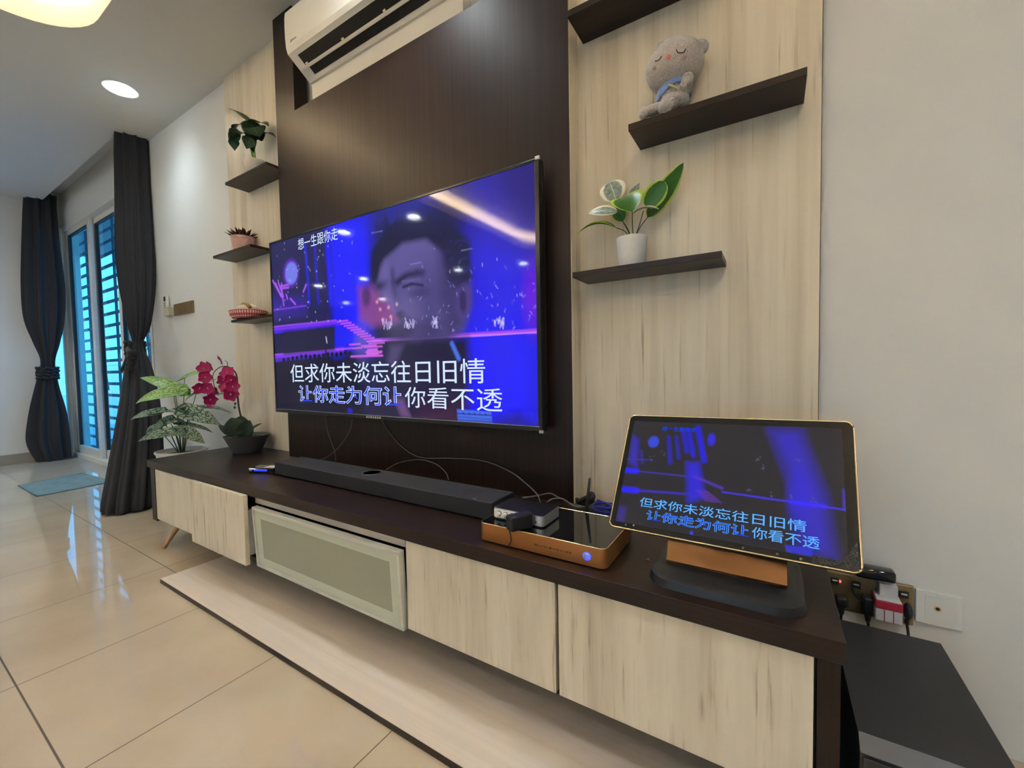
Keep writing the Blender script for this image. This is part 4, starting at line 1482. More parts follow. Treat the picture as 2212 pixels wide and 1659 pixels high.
def paint_monitor():
    P = Paint(220, 132, (40, 38, 42), 1.65)  # grey base is the room's reflection, painted into the glowing picture

    def U(px, py):
        a, b = mon_uv(px, py)
        return ((a - mx0) / (mx1 - mx0), (my1 - b) / (my1 - my0))
    B, V_ = (52, 42, 190), (26, 18, 245)
    P.put(P.poly([U(1664, 930), U(1728, 932), U(1780, 1070), U(1800, 1200), U(1730, 1190), U(1715, 1060)], .12) * .8, B)
    P.put(P.ell(U(1725, 1075), .07, .18, .9) * .6, (46, 36, 210))
    for (a, b, w, m) in (((1488, 930), (1498, 985), .012, 1), ((1508, 925), (1521, 995), .020, 1), ((1476, 930), (1484, 975), .016, .7), ((1445, 945), (1448, 1000), .009, .7), ((1462, 945), (1466, 990), .007, .6)):
        P.put(P.seg(U(*a), U(*b), w * .7, .045) * m, V_)
    P.put(P.ell(U(1537, 950), .03, .055, .7) * .9, (48, 36, 220))
    P.put(P.poly([U(1484, 1000), U(1510, 1000), U(1522, 1075), U(1486, 1085)], .06) * .9, (44, 36, 210))
    P.put(P.ell(U(1412, 955), .050, .058, .35), (50, 66, 200))
    P.put(P.poly([U(1366, 940), U(1380, 950), U(1376, 1010), U(1360, 1000)], .05) * .8, (54, 40, 180))
    P.put(P.seg(U(1385, 975), U(1388, 1000), .012, .03) * .6, (54, 44, 160))
    P.put(P.seg(U(1352, 1016), U(1375, 1018), .022, .03), (40, 30, 255))
    P.put(P.seg(U(1376, 1018), U(1490, 1030), .005, .01) * .8, (60, 50, 180))
    P.put(P.seg(U(1347, 1057), U(1376, 1060), .022, .03), (40, 28, 255))
    P.put(P.seg(U(1378, 1060), U(1490, 1068), .008, .014) * .8, (54, 44, 200))
    P.put(P.seg(U(1350, 992), U(1410, 994), .004, .006) * .8, (60, 50, 190))
    P.put(P.seg(U(1500, 1030), U(1560, 1055), .010, .02) * .7, (90, 50, 190))
    for k in range(8):
        P.put(P.seg(U(1502 + k * 3, 1058 + k * 3.4), U(1530 + k * 4, 1062 + k * 3.4), .004, .008) * .7, (96, 48, 170))
    P.put(P.seg(U(1560, 1063), U(1826, 1102), .006, .008) * .9, (66, 50, 230))
    P.put(P.seg(U(1710, 1085), U(1780, 1094), .016, .02) * .7, (50, 36, 255))
    P.put(P.seg(U(1824, 1060), U(1826, 1100), .010, .02) * .8, (70, 50, 190))
    P.put(P.poly([U(1696, 1178), U(1754, 1184), U(1756, 1202), U(1699, 1192)], .01), (44, 46, 190))
    P.put(P.ell(U(1494, 1152), .012, .016, .7), (50, 50, 230))
    P.put(P.poly([U(1336, 1095), U(1352, 1098), U(1346, 1126), U(1334, 1124)], .06) * .6, (60, 46, 160))
    rnd = random.Random(3)
    for px, py in ((1640, 992), (1722, 996), (1647, 1010), (1432, 980), (1409, 990), (1616, 1060), (1664, 1068), (1705, 1072), (1758, 1080)):
        for k in range(4):
            P.put(P.ell(U(px + rnd.uniform(-6, 6), py + rnd.uniform(-5, 5)), .005, .007, .8) * .5, (96, 96, 140))
    return P


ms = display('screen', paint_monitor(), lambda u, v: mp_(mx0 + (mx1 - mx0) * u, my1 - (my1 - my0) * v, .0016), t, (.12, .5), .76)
M_TXM = emis('sky_blue_lyric_glow', (.10, .38, .95), .8)
M_TXM2 = emis('deep_blue_lyric_glow', (.01, .05, .62), .8)
mf = lambda x, y, l: mp_(x, y, .0018 + l)


def mrect(a, b):
    """left-bottom and right-top pixels -> local rectangle"""
    (x0, y0), (x1, y1) = mon_uv(*a), mon_uv(*b)
    return x0, x1, y0, y1


r1 = mrect((1381, 1094), (1742, 1113)); r2 = mrect((1396, 1122), (1619, 1131)); r3 = mrect((1624, 1156), (1770, 1153))
hgt = .0235
yb1 = mon_uv(1381, 1094)[1]; yb2 = mon_uv(1398, 1123)[1]; yb3 = yb2
text_mesh(LINE1, ms, 'lyric_text', M_TXM, mf, r1[0], r1[1], yb1, yb1 + hgt, .006, .0003)
text_mesh(L2A, ms, 'lyric_text', M_TXM, mf, r2[0], r2[1], yb2, yb2 + hgt, .026, 0)
text_mesh(L2A, ms, 'lyric_text', M_TXM2, mf, r2[0], r2[1], yb2, yb2 + hgt, .0, .0003)
text_mesh(L2B, ms, 'lyric_text', M_TXM, mf, r3[0], r3[1], yb3, yb3 + hgt, .006, .0003)
a_, b_ = mon_uv(1430, 931), mon_uv(1505, 934)
text_mesh(TITLE, ms, 'title_text', M_TXM2, mf, a_[0], b_[0], a_[1], a_[1] + .0125, .01, .0003)
for px, py in ((1352, 1134), (1369, 1135), (1605, 1184), (1679, 1197), (1730, 1208)):
    x, y = mon_uv(px, py)
    mb = MB(); mb.prism([mp_(x + .0025 * math.cos(a), y + .0025 * math.sin(a), .0011) for a in [2 * PI * k / 12 for k in range(12)]], mnv * .0002)
    mb.build('touch_button', mat('dim_button_print', (.10, .10, .10), .4), t)
# crinkled clear film at the lower right corner
M_CRINK = mat('crinkled_clear_film', (.022, .019, .015), .10, spec=.9, bump=(420, 1.0, .004))
x0, y0 = MW - .060, .005
mb = MB()
rnd = random.Random(5)
mb.grid(lambda u, v: mp_(MW - .075 + .069 * u, .004 + (.014 + .045 * max(0, u - .68) / .32 * .9) * v, .0022 + .0012 * mnoise.noise(Vector((u * 14, v * 7, 3)))), 30, 14, uv=False)
mb.build('crinkled_film', M_CRINK, t)
# neck and base
nb0, nb1 = -.207, .028
mb = MB()
mb.prism([Vector((nb0, -.405, CT + .022)), Vector((nb0, -.392, CT + .022)), Vector((nb0, -.345, CT + .125)), Vector((nb0, -.352, CT + .125))], (nb1 - nb0, 0, 0))
mb.prism([Vector((nb0, -.405, CT + .022)), Vector((nb0, -.405, CT + .026)), Vector((nb0, -.36, CT + .026)), Vector((nb0, -.36, CT + .022))], (nb1 - nb0, 0, 0))
nk = mb.build('neck', mat('polished_copper_plate', (.15, .078, .034), .26, metal=.8, bump=(9, .5, .012)), t)
mb = MB()
lo, hi = rrect(-.236, .060, -.486, -.222, .055, CT, 10), rrect(-.232, .056, -.482, -.226, .052, CT + .016, 10)
hi2 = rrect(-.222, .046, -.466, -.236, .045, CT + .0225, 10)
bm = mb.bm
rings = [[bm.verts.new(p) for p in L_] for L_ in (lo, hi, hi2)]
for a, b in zip(rings, rings[1:]):
    for i in range(len(a)):
        j = (i + 1) % len(a)
        bm.faces.new((a[i], a[j], b[j], b[i]))
bm.faces.new(rings[0][::-1]); bm.faces.new(rings[-1])


def carbon():
    m, nt, b = nmat('black_woven_base_plastic')
    b.inputs['Base Color'].default_value = (.014, .014, .015, 1)
    b.inputs['Roughness'].default_value = .42
    g = nt.nodes.new('ShaderNodeNewGeometry')
    c = nt.nodes.new('ShaderNodeTexChecker'); c.inputs['Scale'].default_value = 420
    nt.links.new(g.outputs['Position'], c.inputs['Vector'])
    bp = nt.nodes.new('ShaderNodeBump'); bp.inputs['Strength'].default_value = .12; bp.inputs['Distance'].default_value = .0006
    nt.links.new(c.outputs['Fac'], bp.inputs['Height']); nt.links.new(bp.outputs['Normal'], b.inputs['Normal'])
    return m


mb.build('base', carbon(), t, smooth=True, angle=35)

# ================================================================== PLANTS AND ORNAMENTS
def leaf_mat(name, inner, edge, edge_w=.82, vein=None, blotch=None, rough=.38):
    m, nt, b = nmat(name)
    uv = nt.nodes.new('ShaderNodeUVMap')
    s = nt.nodes.new('ShaderNodeSeparateXYZ')
    nt.links.new(uv.outputs[0], s.inputs[0])

    def mth(op, a, v=None):
        n = nt.nodes.new('ShaderNodeMath'); n.operation = op
        nt.links.new(a, n.inputs[0])
        if v is not None:
            n.inputs[1].default_value = v
        return n.outputs[0]
    d = mth('MULTIPLY', mth('ABSOLUTE', mth('SUBTRACT', s.outputs['X'], .5)), 2)
    nz = nt.nodes.new('ShaderNodeTexNoise'); nz.inputs['Scale'].default_value = 7; nz.inputs['Detail'].default_value = 4
    nt.links.new(uv.outputs[0], nz.inputs['Vector'])
    base = ramp(nt, nz.outputs['Fac'], [(.35, tuple(c * .75 for c in inner)), (.65, inner)])
    cur = base
    if blotch:
        vo = nt.nodes.new('ShaderNodeTexVoronoi'); vo.feature = 'DISTANCE_TO_EDGE'; vo.inputs['Scale'].default_value = blotch[1]
        mpp = nt.nodes.new('ShaderNodeMapping'); mpp.inputs['Scale'].default_value = (1.1, 1.7, 1)
        nt.links.new(uv.outputs[0], mpp.inputs[0])
        nt.links.new(mpp.outputs[0], vo.inputs['Vector'])
        f = ramp(nt, vo.outputs['Distance'], [(.06, (0, 0, 0)), (.13, (1, 1, 1))])
        mx = nt.nodes.new('ShaderNodeMix'); mx.data_type = 'RGBA'
        nt.links.new(f, mx.inputs['Factor']); nt.links.new(cur, mx.inputs['A']); mx.inputs['B'].default_value = (*blotch[0], 1)
        cur = mx.outputs['Result']
    if edge:
        n2 = nt.nodes.new('ShaderNodeMath'); n2.operation = 'MULTIPLY_ADD'
        nt.links.new(nz.outputs['Fac'], n2.inputs[0]); n2.inputs[1].default_value = .25
        nt.links.new(d, n2.inputs[2])
        f = ramp(nt, n2.outputs[0], [(edge_w + .08, (0, 0, 0)), (min(1, edge_w + .14), (1, 1, 1))])
        mx = nt.nodes.new('ShaderNodeMix'); mx.data_type = 'RGBA'
        nt.links.new(f, mx.inputs['Factor']); nt.links.new(cur, mx.inputs['A']); mx.inputs['B'].default_value = (*edge, 1)
        cur = mx.outputs['Result']
    if vein:
        f = ramp(nt, d, [(.02, (1, 1, 1)), (.06, (0, 0, 0))])
        mx = nt.nodes.new('ShaderNodeMix'); mx.data_type = 'RGBA'
        nt.links.new(f, mx.inputs['Factor']); nt.links.new(cur, mx.inputs['A']); mx.inputs['B'].default_value = (*vein, 1)
        cur = mx.outputs['Result']
    nt.links.new(cur, b.inputs['Base Color'])
    b.inputs['Roughness'].default_value = rough
    b.inputs['Subsurface Weight'].default_value = .0
    return m


ML_DARK = leaf_mat('dark_green_leaf', (.018, .055, .018), None, vein=(.05, .11, .04))
ML_MID = leaf_mat('mid_green_leaf', (.035, .11, .028), None, vein=(.10, .22, .07))
ML_VARG = leaf_mat('green_leaf_yellow_edge', (.035, .17, .012), (.42, .55, .06), .80, vein=(.04, .12, .02))
ML_VARW = leaf_mat('grey_green_leaf_cream_edge', (.20, .27, .22), (.72, .70, .55), .72, vein=(.55, .60, .48), blotch=((.27, .33, .28), 3.2))
ML_CALD = leaf_mat('caladium_dark_leaf', (.014, .052, .026), (.03, .10, .05), .92, vein=(.02, .07, .04), blotch=((.26, .36, .24), 6))
ML_CALL = leaf_mat('caladium_pale_leaf', (.10, .26, .045), (.16, .34, .09), .90, vein=(.40, .55, .22), blotch=((.36, .52, .18), 8))
M_STEM = mat('green_stem', (.10, .18, .06), .5)
M_STEMD = mat('dark_green_stem', (.025, .05, .018), .5)


def leaf(parent, base, tip, normal, width, material, shape='oval', droop=.15, cup=.15, twist=0., lobes=0., nu=8, nv=16, name='leaf'):
    base, tip = Vector(base), Vector(tip)
    ax = tip - base
    L_ = ax.length
    ax.normalize()
    nrm = Vector(normal); nrm = (nrm - ax * nrm.dot(ax)).normalized()
    sd = ax.cross(nrm).normalized()

    def wid(v):
        if shape == 'oval':
            return math.sin(PI * min(1, v ** .8)) ** .75 if 0 < v < 1 else 0
        if shape == 'heart':
            return (max(0, 1 - v) ** .9) * (1.25 * v ** .25) if v > 0 else 0
        if shape == 'lance':
            return math.sin(PI * v ** .65) ** 1.1 if 0 < v < 1 else 0
        if shape == 'round':
            return math.sqrt(max(0, 1 - (2 * v - 1) ** 2)) if 0 < v < 1 else 0
        return 1

    def fn(u, v):
        x = 2 * u - 1
        w = width / 2 * wid(v)
        p = base + ax * (L_ * v)
        p += nrm * (droop * L_ * (4 * v * (1 - v)) * .5)
        tw = twist * (v - .3)
        s2 = sd * math.cos(tw) + nrm * math.sin(tw)
        n2 = nrm * math.cos(tw) - sd * math.sin(tw)
        back = -ax * (lobes * L_ * abs(x) ** 1.5 * max(0, 1 - v * 2.2))
        return p + s2 * (x * w) + n2 * (cup * w * x * x) + back
    mb = MB(); mb.keep = True
    mb.grid(fn, nu, nv)
    o = mb.build(name, material, parent, smooth=True)
    sm = o.modifiers.new('thickness', 'SOLIDIFY'); sm.thickness = .0009
    return o


def stalk(parent, pts, r0, r1, m, name='stem'):
    P = spline(pts, 7)
    mb = MB(); mb.tube(P, [r0 + (r1 - r0) * i / (len(P) - 1) for i in range(len(P))], 7)
    return mb.build(name, m, parent, smooth=True)


TOCAM = lambda p: (CAM - Vector(p)).normalized()
UP = Vector((0, 0, 1))

# ------------------------------------------------------------------ white pot with variegated leaves, right lower shelf
SZ = 1.246
pc = Vector((-.377, -.070, SZ))
D = depth_of(pc)
t = thing('potted_plant', 'white pot of broad cream and yellow edged leaves on the lower right shelf', 'plant', pc)
M_CERAM = mat('rough_white_ceramic', (.72, .72, .72), .55, bump=(130, .35, .002))
mb = MB(); mb.lathe([(.0385, 0), (.0400, .003), (.0472, .090), (.0478, .094), (.0440, .094), (.0425, .080), (.001, .080)], pc, 40)
mb.build('pot', M_CERAM, t, smooth=True, angle=50)
mb = MB(); mb.lathe([(.0428, .078), (.0428, .082), (.001, .084)], pc, 24); mb.build('soil', mat('dark_soil', (.02, .015, .01), .9), t)
root = pc + Vector((.004, 0, .082))
X = lambda px, py, dz=0: at(px, py, 'y', pc.y + dz * .8 - (px - 1366) * .00012)
cam_n = lambda p, k=.6, extra=(0, 0, 0): (TOCAM(p) * k + UP * (1 - k) + Vector(extra)).normalized()
leaf(t, X(1398, 470, .01), X(1477, 351, .02), cam_n(X(1430, 410), .95, (.3, 0, 0)), .062, ML_VARG, 'oval', .05, .10)
leaf(t, X(1396, 448, -.03), X(1436, 392, -.04), cam_n(X(1410, 420), .95, (-.1, 0, .1)), .062, ML_VARG, 'round', .04, .2)
leaf(t, X(1366, 457, -.06), X(1345, 428, .0), cam_n(X(1360, 440), .6), .100, ML_VARG, 'oval', .25, .35)
leaf(t, X(1331, 434, .0), X(1318, 393, .01), cam_n(X(1322, 410), 1.0), .082, ML_VARW, 'round', .06, .15)
leaf(t, X(1334, 458, -.01), X(1271, 460, -.01), cam_n(X(1300, 460), .75, (0, 0, .3)), .044, ML_VARW, 'oval', .12, .15)
leaf(t, X(1331, 492, -.02), X(1248, 504, -.02), cam_n(X(1290, 490), .25), .030, ML_VARG, 'lance', .30, .55)
leaf(t, X(1366, 462, -.05), X(1424, 452, -.05), cam_n(X(1400, 455), .35, (0, 0, .4)), .036, ML_VARW, 'oval', .25, .35)
leaf(t, X(1362, 430, .03), X(1382, 394, .04), cam_n(X(1370, 410), .9), .040, ML_VARW, 'lance', .05, .2)
leaf(t, X(1345, 478, .02), X(1330, 448, .03), cam_n(X(1336, 460), .8), .050, ML_VARG, 'oval', .05, .25)
for a in ((X(1366, 457, -.06), X(1366, 480, -.03)), (X(1398, 470, .01), X(1382, 492, 0)), (X(1331, 492, -.02), X(1350, 500, -.01)), (X(1390, 455, -.03), X(1380, 490, 0)), (X(1334, 460, 0), X(1352, 490, 0)), (X(1345, 478, .02), X(1356, 495, .01))):
    stalk(t, [root, a[1], a[0]], .0016, .0012, M_STEMD)

# ------------------------------------------------------------------ leafy plant on the top left shelf
SZ = 2.077
pc = Vector((-2.560, -.070, SZ)); D = depth_of(pc)
q = atd(549, 350, D); pc.x += (q - pc).x * .0
t = thing('potted_plant', 'pale pot of dark drooping leaves on the top left shelf', 'plant', pc)
mb = MB(); mb.lathe([(.045, 0), (.050, .004), (.064, .075), (.066, .080), (.060, .080), (.057, .066), (.001, .066)], pc, 36)
mb.build('pot', mat('cream_patterned_pot', (.62, .57, .52), .5, bump=(70, .4, .003)), t, smooth=True, angle=50)
root = pc + Vector((0, 0, .066))
X = lambda px, py, dz=0: atd(px, py, D + dz - .02 - (px - 545) * .0011)
for (bx, by), (tx, ty), w, k, sh, dr, dz in (((541, 267), (492, 234), .050, .25, 'lance', .12, -.02), ((539, 272), (505, 284), .085, .45, 'oval', .35, -.05), ((512, 278), (500, 315), .050, .7, 'oval', .2, -.06),
                                            ((542, 272), (580, 273), .080, .35, 'oval', .30, .0), ((540, 296), (500, 302), .090, .3, 'oval', .45, -.08), ((504, 300), (507, 326), .045, .8, 'lance', .1, -.10),
                                            ((552, 298), (597, 297), .075, .35, 'lance', .30, .03), ((544, 262), (548, 306), .090, .8, 'oval', .1, -.03), ((536, 290), (548, 330), .055, .8, 'lance', .05, -.02), ((549, 285), (566, 305), .07, .6, 'oval', .2, .02), ((546, 276), (560, 296), .10, .7, 'oval', .25, -.05), ((542, 296), (532, 322), .06, .7, 'lance', .1, -.06)):
    leaf(t, X(bx, by, dz), X(tx, ty, dz), cam_n(X(bx, by), k), w * 1.2, ML_DARK if w != .05 else ML_MID, sh, dr, .2)
for (sx, sy) in ((535, 268), (541, 272), (546, 270), (538, 295), (552, 298), (544, 290), (549, 285)):
    stalk(t, [root + Vector(((sx - 543) * .0008, 0, 0)), X((sx + 547) / 2, 318, 0), X(sx, sy, -.02)], .0042, .0022, mat('light_green_stem', (.20, .36, .06), .45))

# ------------------------------------------------------------------ pink faceted pot with a dark red succulent
SZ = 1.672
pc = Vector((-2.742, -.068, SZ)); D = depth_of(pc)
t = thing('succulent_pot', 'pink faceted pot with a dark red spiky succulent on the middle left shelf', 'plant', pc)
M_PINK = mat('dusty_pink_ceramic', (.62, .36, .31), .5)
mb = MB()
bm = mb.bm
rg = []
for r_, h_, o_ in ((.048, 0, 0), (.057, .030, .5), (.0625, .068, 0), (.066, .088, .5)):
    rg.append([bm.verts.new(pc + Vector((r_ * math.cos(2 * PI * (k + o_) / 9), r_ * math.sin(2 * PI * (k + o_) / 9), h_))) for k in range(9)])
for i in range(3):
    for k in range(9):
        a, b, c_, d_ = rg[i][k], rg[i][(k + 1) % 9], rg[i + 1][k], rg[i + 1][(k + 1) % 9]
        if i % 2 == 0:
            bm.faces.new((a, b, c_)); bm.faces.new((b, d_, c_))
        else:
            bm.faces.new((a, b, d_)); bm.faces.new((a, d_, c_))
bm.faces.new(rg[0][::-1]); bm.faces.new(rg[3])
mb.build('pot', M_PINK, t)
ML_RED = leaf_mat('dark_red_succulent_leaf', (.075, .014, .010), None, vein=(.10, .02, .015))
rnd = random.Random(11)
for ring, (n_, r_, el, ln) in enumerate(((12, .035, .5, .066), (9, .022, .85, .070), (6, .010, 1.2, .062))):
    for k in range(n_):
        a = 2 * PI * (k + .5 * ring) / n_ + rnd.uniform(-.1, .1)
        dr_ = Vector((math.cos(a) * math.cos(el), math.sin(a) * math.cos(el), math.sin(el)))
        b_ = pc + Vector((math.cos(a) * r_, math.sin(a) * r_, .080))
        leaf(t, b_, b_ + dr_ * ln, Vector((-math.cos(a) * math.sin(el), -math.sin(a) * math.sin(el), math.cos(el))), .026, ML_RED, 'lance', -.05, .35, nu=4, nv=8)

# ------------------------------------------------------------------ gingham basket with a soft cream ornament
SZ = 1.2575
pc = Vector((-2.655, -.098, SZ)); D = depth_of(pc)


def gingham():
    m, nt, b = nmat('red_gingham_cloth')
    uv = nt.nodes.new('ShaderNodeUVMap'); s = nt.nodes.new('ShaderNodeSeparateXYZ')
    nt.links.new(uv.outputs[0], s.inputs[0])
    fs = []
    for sock, n_ in ((s.outputs['X'], 46), (s.outputs['Y'], 6)):
        a = nt.nodes.new('ShaderNodeMath'); a.operation = 'MULTIPLY'; a.inputs[1].default_value = n_; nt.links.new(sock, a.inputs[0])
        f = nt.nodes.new('ShaderNodeMath'); f.operation = 'FRACT'; nt.links.new(a.outputs[0], f.inputs[0])
        g = nt.nodes.new('ShaderNodeMath'); g.operation = 'GREATER_THAN'; g.inputs[1].default_value = .5; nt.links.new(f.outputs[0], g.inputs[0])
        fs.append(g.outputs[0])
    a = nt.nodes.new('ShaderNodeMath'); a.operation = 'ADD'; nt.links.new(fs[0], a.inputs[0]); nt.links.new(fs[1], a.inputs[1])
    h = nt.nodes.new('ShaderNodeMath'); h.operation = 'MULTIPLY'; h.inputs[1].default_value = .5; nt.links.new(a.outputs[0], h.inputs[0])
    c = ramp(nt, h.outputs[0], [(.0, (.72, .50, .45)), (.5, (.48, .12, .12)), (1, (.26, .025, .03))])
    nt.links.new(c, b.inputs['Base Color']); b.inputs['Roughness'].default_value = .85
    return m


t = thing('basket', 'round red gingham cloth basket on the lowest left shelf', 'basket', pc)
RB = .122
prof = [(.075, 0), (.100, .004), (.112, .018), (RB, .042), (RB - .004, .047), (RB - .016, .040), (.09, .02), (.002, .016)]
mb = MB(); mb.keep = True
mb.grid(lambda u, v: pc + Vector((lambda r_, h_: (r_ * math.cos(-2 * PI * u) * 1.0, max(-.5, r_ * math.sin(-2 * PI * u) * .78), h_))(*[prof[min(int(v * 7), 6)][k] + (prof[min(int(v * 7), 6) + 1][k] - prof[min(int(v * 7), 6)][k]) * (v * 7 - min(int(v * 7), 6)) for k in (0, 1)])), 60, 14)
mb.build('cloth_bowl', gingham(), t, smooth=True)
t = thing('soft_ornament', 'cream rounded ornament with mustard trim lying in the gingham basket', 'ornament', pc + Vector((0, 0, .028)))
mb = MB(); mb.ball(pc + Vector((-.005, 0, .058)), .085, .056, .030)
for v in mb.bm.verts:
    v.co.z += .006 * mnoise.noise(v.co * 28)
mb.build('body', mat('cream_plush', (.72, .66, .56), .9, bump=(200, .5, .003)), t, smooth=True)
mb = MB(); mb.ball(pc + Vector((-.062, -.005, .080)), .012, .012, .016); mb.build('tuft', mat('tan_plush', (.40, .30, .16), .9), t, smooth=True)
mb = MB(); mb.tube(spline([pc + Vector(p) for p in ((.0, -.03, .088), (.035, -.035, .086), (.068, -.035, .074), (.085, -.03, .058))], 8), [.006] * 9 + [.008] * 8 + [.011] * 8, 10)
mb.build('mustard_trim', mat('mustard_cloth', (.38, .24, .05), .85), t, smooth=True)

# ------------------------------------------------------------------ orchid in a grey bowl on the worktop
pc = Vector((-2.672, -.128, CT)); D = depth_of(pc)
q = atd(517, 958, D); pc.x += 0
t = thing('potted_orchid', 'magenta orchid in a low grey bowl at the left end of the worktop', 'plant', pc)
M_BOWL = mat('matt_grey_ceramic', (.105, .10, .105), .5)
mb = MB(); mb.lathe([(.068, 0), (.073, .004), (.118, .098), (.122, .102), (.117, .102), (.110, .090), (.001, .085)], pc, 44)
mb.build('bowl', M_BOWL, t, smooth=True, angle=50)
mb = MB(); mb.lathe([(.106, .083), (.106, .088), (.001, .092)], pc, 30); mb.build('moss', mat('dark_moss', (.03, .035, .015), .9, bump=(90, 1, .01)), t)
X = lambda px, py, dz=0: atd(px, py, D + dz)
root = pc + Vector((0, 0, .088))
ML_ORCH = leaf_mat('dark_orchid_leaf', (.010, .028, .007), None, vein=(.015, .035, .010), rough=.55)
for (bx, by), (tx, ty), w, k, dz in (((512, 942), (500, 902), .115, .8, -.05), ((516, 942), (522, 898), .125, .85, -.02), ((522, 942), (540, 908), .095, .8, -.03), ((515, 942), (510, 905), .14, .9, .03),
                                    ((505, 944), (472, 918), .05, .5, .02), ((528, 940), (566, 914), .030, .4, .0), ((520, 944), (535, 915), .10, .9, .04)):
    leaf(t, X(bx, by, dz), X(tx, ty, dz), cam_n(X(bx, by), k), w, ML_ORCH, 'oval', .10, .2)
stalk(t, [root + Vector((.0, 0, 0)), X(518, 890, .01), X(513, 850, .01), X(512, 815, 0), X(505, 800, 0), X(491, 791, 0)], .0062, .0028, mat('brown_green_orchid_stem', (.045, .035, .015), .5))
stalk(t, [X(491, 791, 0), X(478, 792, 0), X(466, 800, 0), X(460, 810, 0), X(461, 825, 0), X(466, 845, 0), X(471, 855, 0)], .0026, .0016, M_STEMD)
stalk(t, [X(491, 791, 0), X(491, 783, 0), X(486, 778, 0)], .0020, .0014, M_STEMD)
stalk(t, [X(471, 852, 0), X(480, 850, 0), X(490, 851, 0)], .0024, .0016, M_STEMD)
stalk(t, [X(462, 821, 0), X(456, 824, 0), X(468, 818, 0)], .0016, .0014, M_STEMD)
stalk(t, [X(428, 846, 0), X(416, 845, 0), X(404, 847, 0)], .0014, .0010, M_STEMD)
for px, py in ((409, 842), (408, 849), (420, 848)):
    mb = MB(); mb.oball(X(px, py), _r, _u, _f, .008, .005, .005, 10, 8); mb.build('bud', mat('brown_bud', (.10, .05, .03), .6), t, smooth=True)
for px, py in ((507, 880), (508, 872)):
    mb = MB(); mb.oball(X(px, py, -.02), _r, _u, _f, .007, .009, .006, 10, 8); mb.build('bud', mat('green_bud', (.10, .12, .03), .6), t, smooth=True)


def petal_mat():
    m, nt, b = nmat('magenta_petal')
    uv = nt.nodes.new('ShaderNodeUVMap')
    n = nt.nodes.new('ShaderNodeTexNoise'); n.inputs['Scale'].default_value = 5
    nt.links.new(uv.outputs[0], n.inputs['Vector'])
    c = ramp(nt, n.outputs['Fac'], [(.35, (.34, .001, .07)), (.65, (.46, .003, .135))])
    nt.links.new(c, b.inputs['Base Color']); b.inputs['Roughness'].default_value = .55
    return m


M_PETAL = petal_mat()
M_LIP = mat('pale_pink_lip', (.75, .40, .42), .5)
rnd = random.Random(21)


def flower(parent, c, nrm, s, rot):
    nrm = Vector(nrm).normalized()
    ax = nrm.cross(UP); ax = ax.normalized() if ax.length > .1 else Vector((1, 0, 0))
    ay = nrm.cross(ax)
    mb = MB(); mb.keep = True
    for k in range(5):
        a = rot + 2 * PI * k / 5
        d_ = ax * math.cos(a) + ay * math.sin(a)
        sdv = ax * -math.sin(a) + ay * math.cos(a)
        w = s * (.85 if k % 2 else 1.15)
        ln = s * (1.0 if k % 2 else .96)
        mb.grid(lambda u, v: c + d_ * (ln * v) + sdv * ((2 * u - 1) * w * .5 * math.sin(PI * min(1, v ** .75 * .97 + .03)) ** .7) + nrm * (s * (.18 * v * v + .12 * (2 * u - 1) ** 2 * v) + .0006 * k), 6, 8)
    f = mb.build('flower', M_PETAL, parent, smooth=True)
    mb = MB(); mb.oball(c + nrm * s * .16, ax, ay, nrm, s * .10, s * .14, s * .12, 10, 8); mb.build('flower_lip', M_LIP, f, smooth=True)


for px, py, s, dz, k in ((442, 796, .036, 0, 1), (455, 790, .028, .03, .5), (443, 815, .034, -.02, .8), (448, 826, .028, .02, .6), (432, 838, .034, -.01, .8), (450, 838, .034, -.03, .9), (459, 847, .027, .0, .6),
                         (455, 862, .034, -.03, .8), (452, 872, .026, -.02, .5), (478, 777, .027, .0, .4), (492, 806, .036, -.02, 1), (484, 821, .033, .0, .7), (500, 820, .034, -.03, 1), (488, 836, .033, -.01, .8), (502, 836, .034, -.03, 1), (498, 852, .038, -.02, 1), (508, 845, .026, .03, .6)):
    c = X(px, py, dz)
    nr = TOCAM(c) * k + _r * rnd.uniform(-.5, .5) + UP * rnd.uniform(-.4, .4) - _r * (1 - k)
    flower(t, c, nr, s * 1.22, rnd.uniform(0, 6))

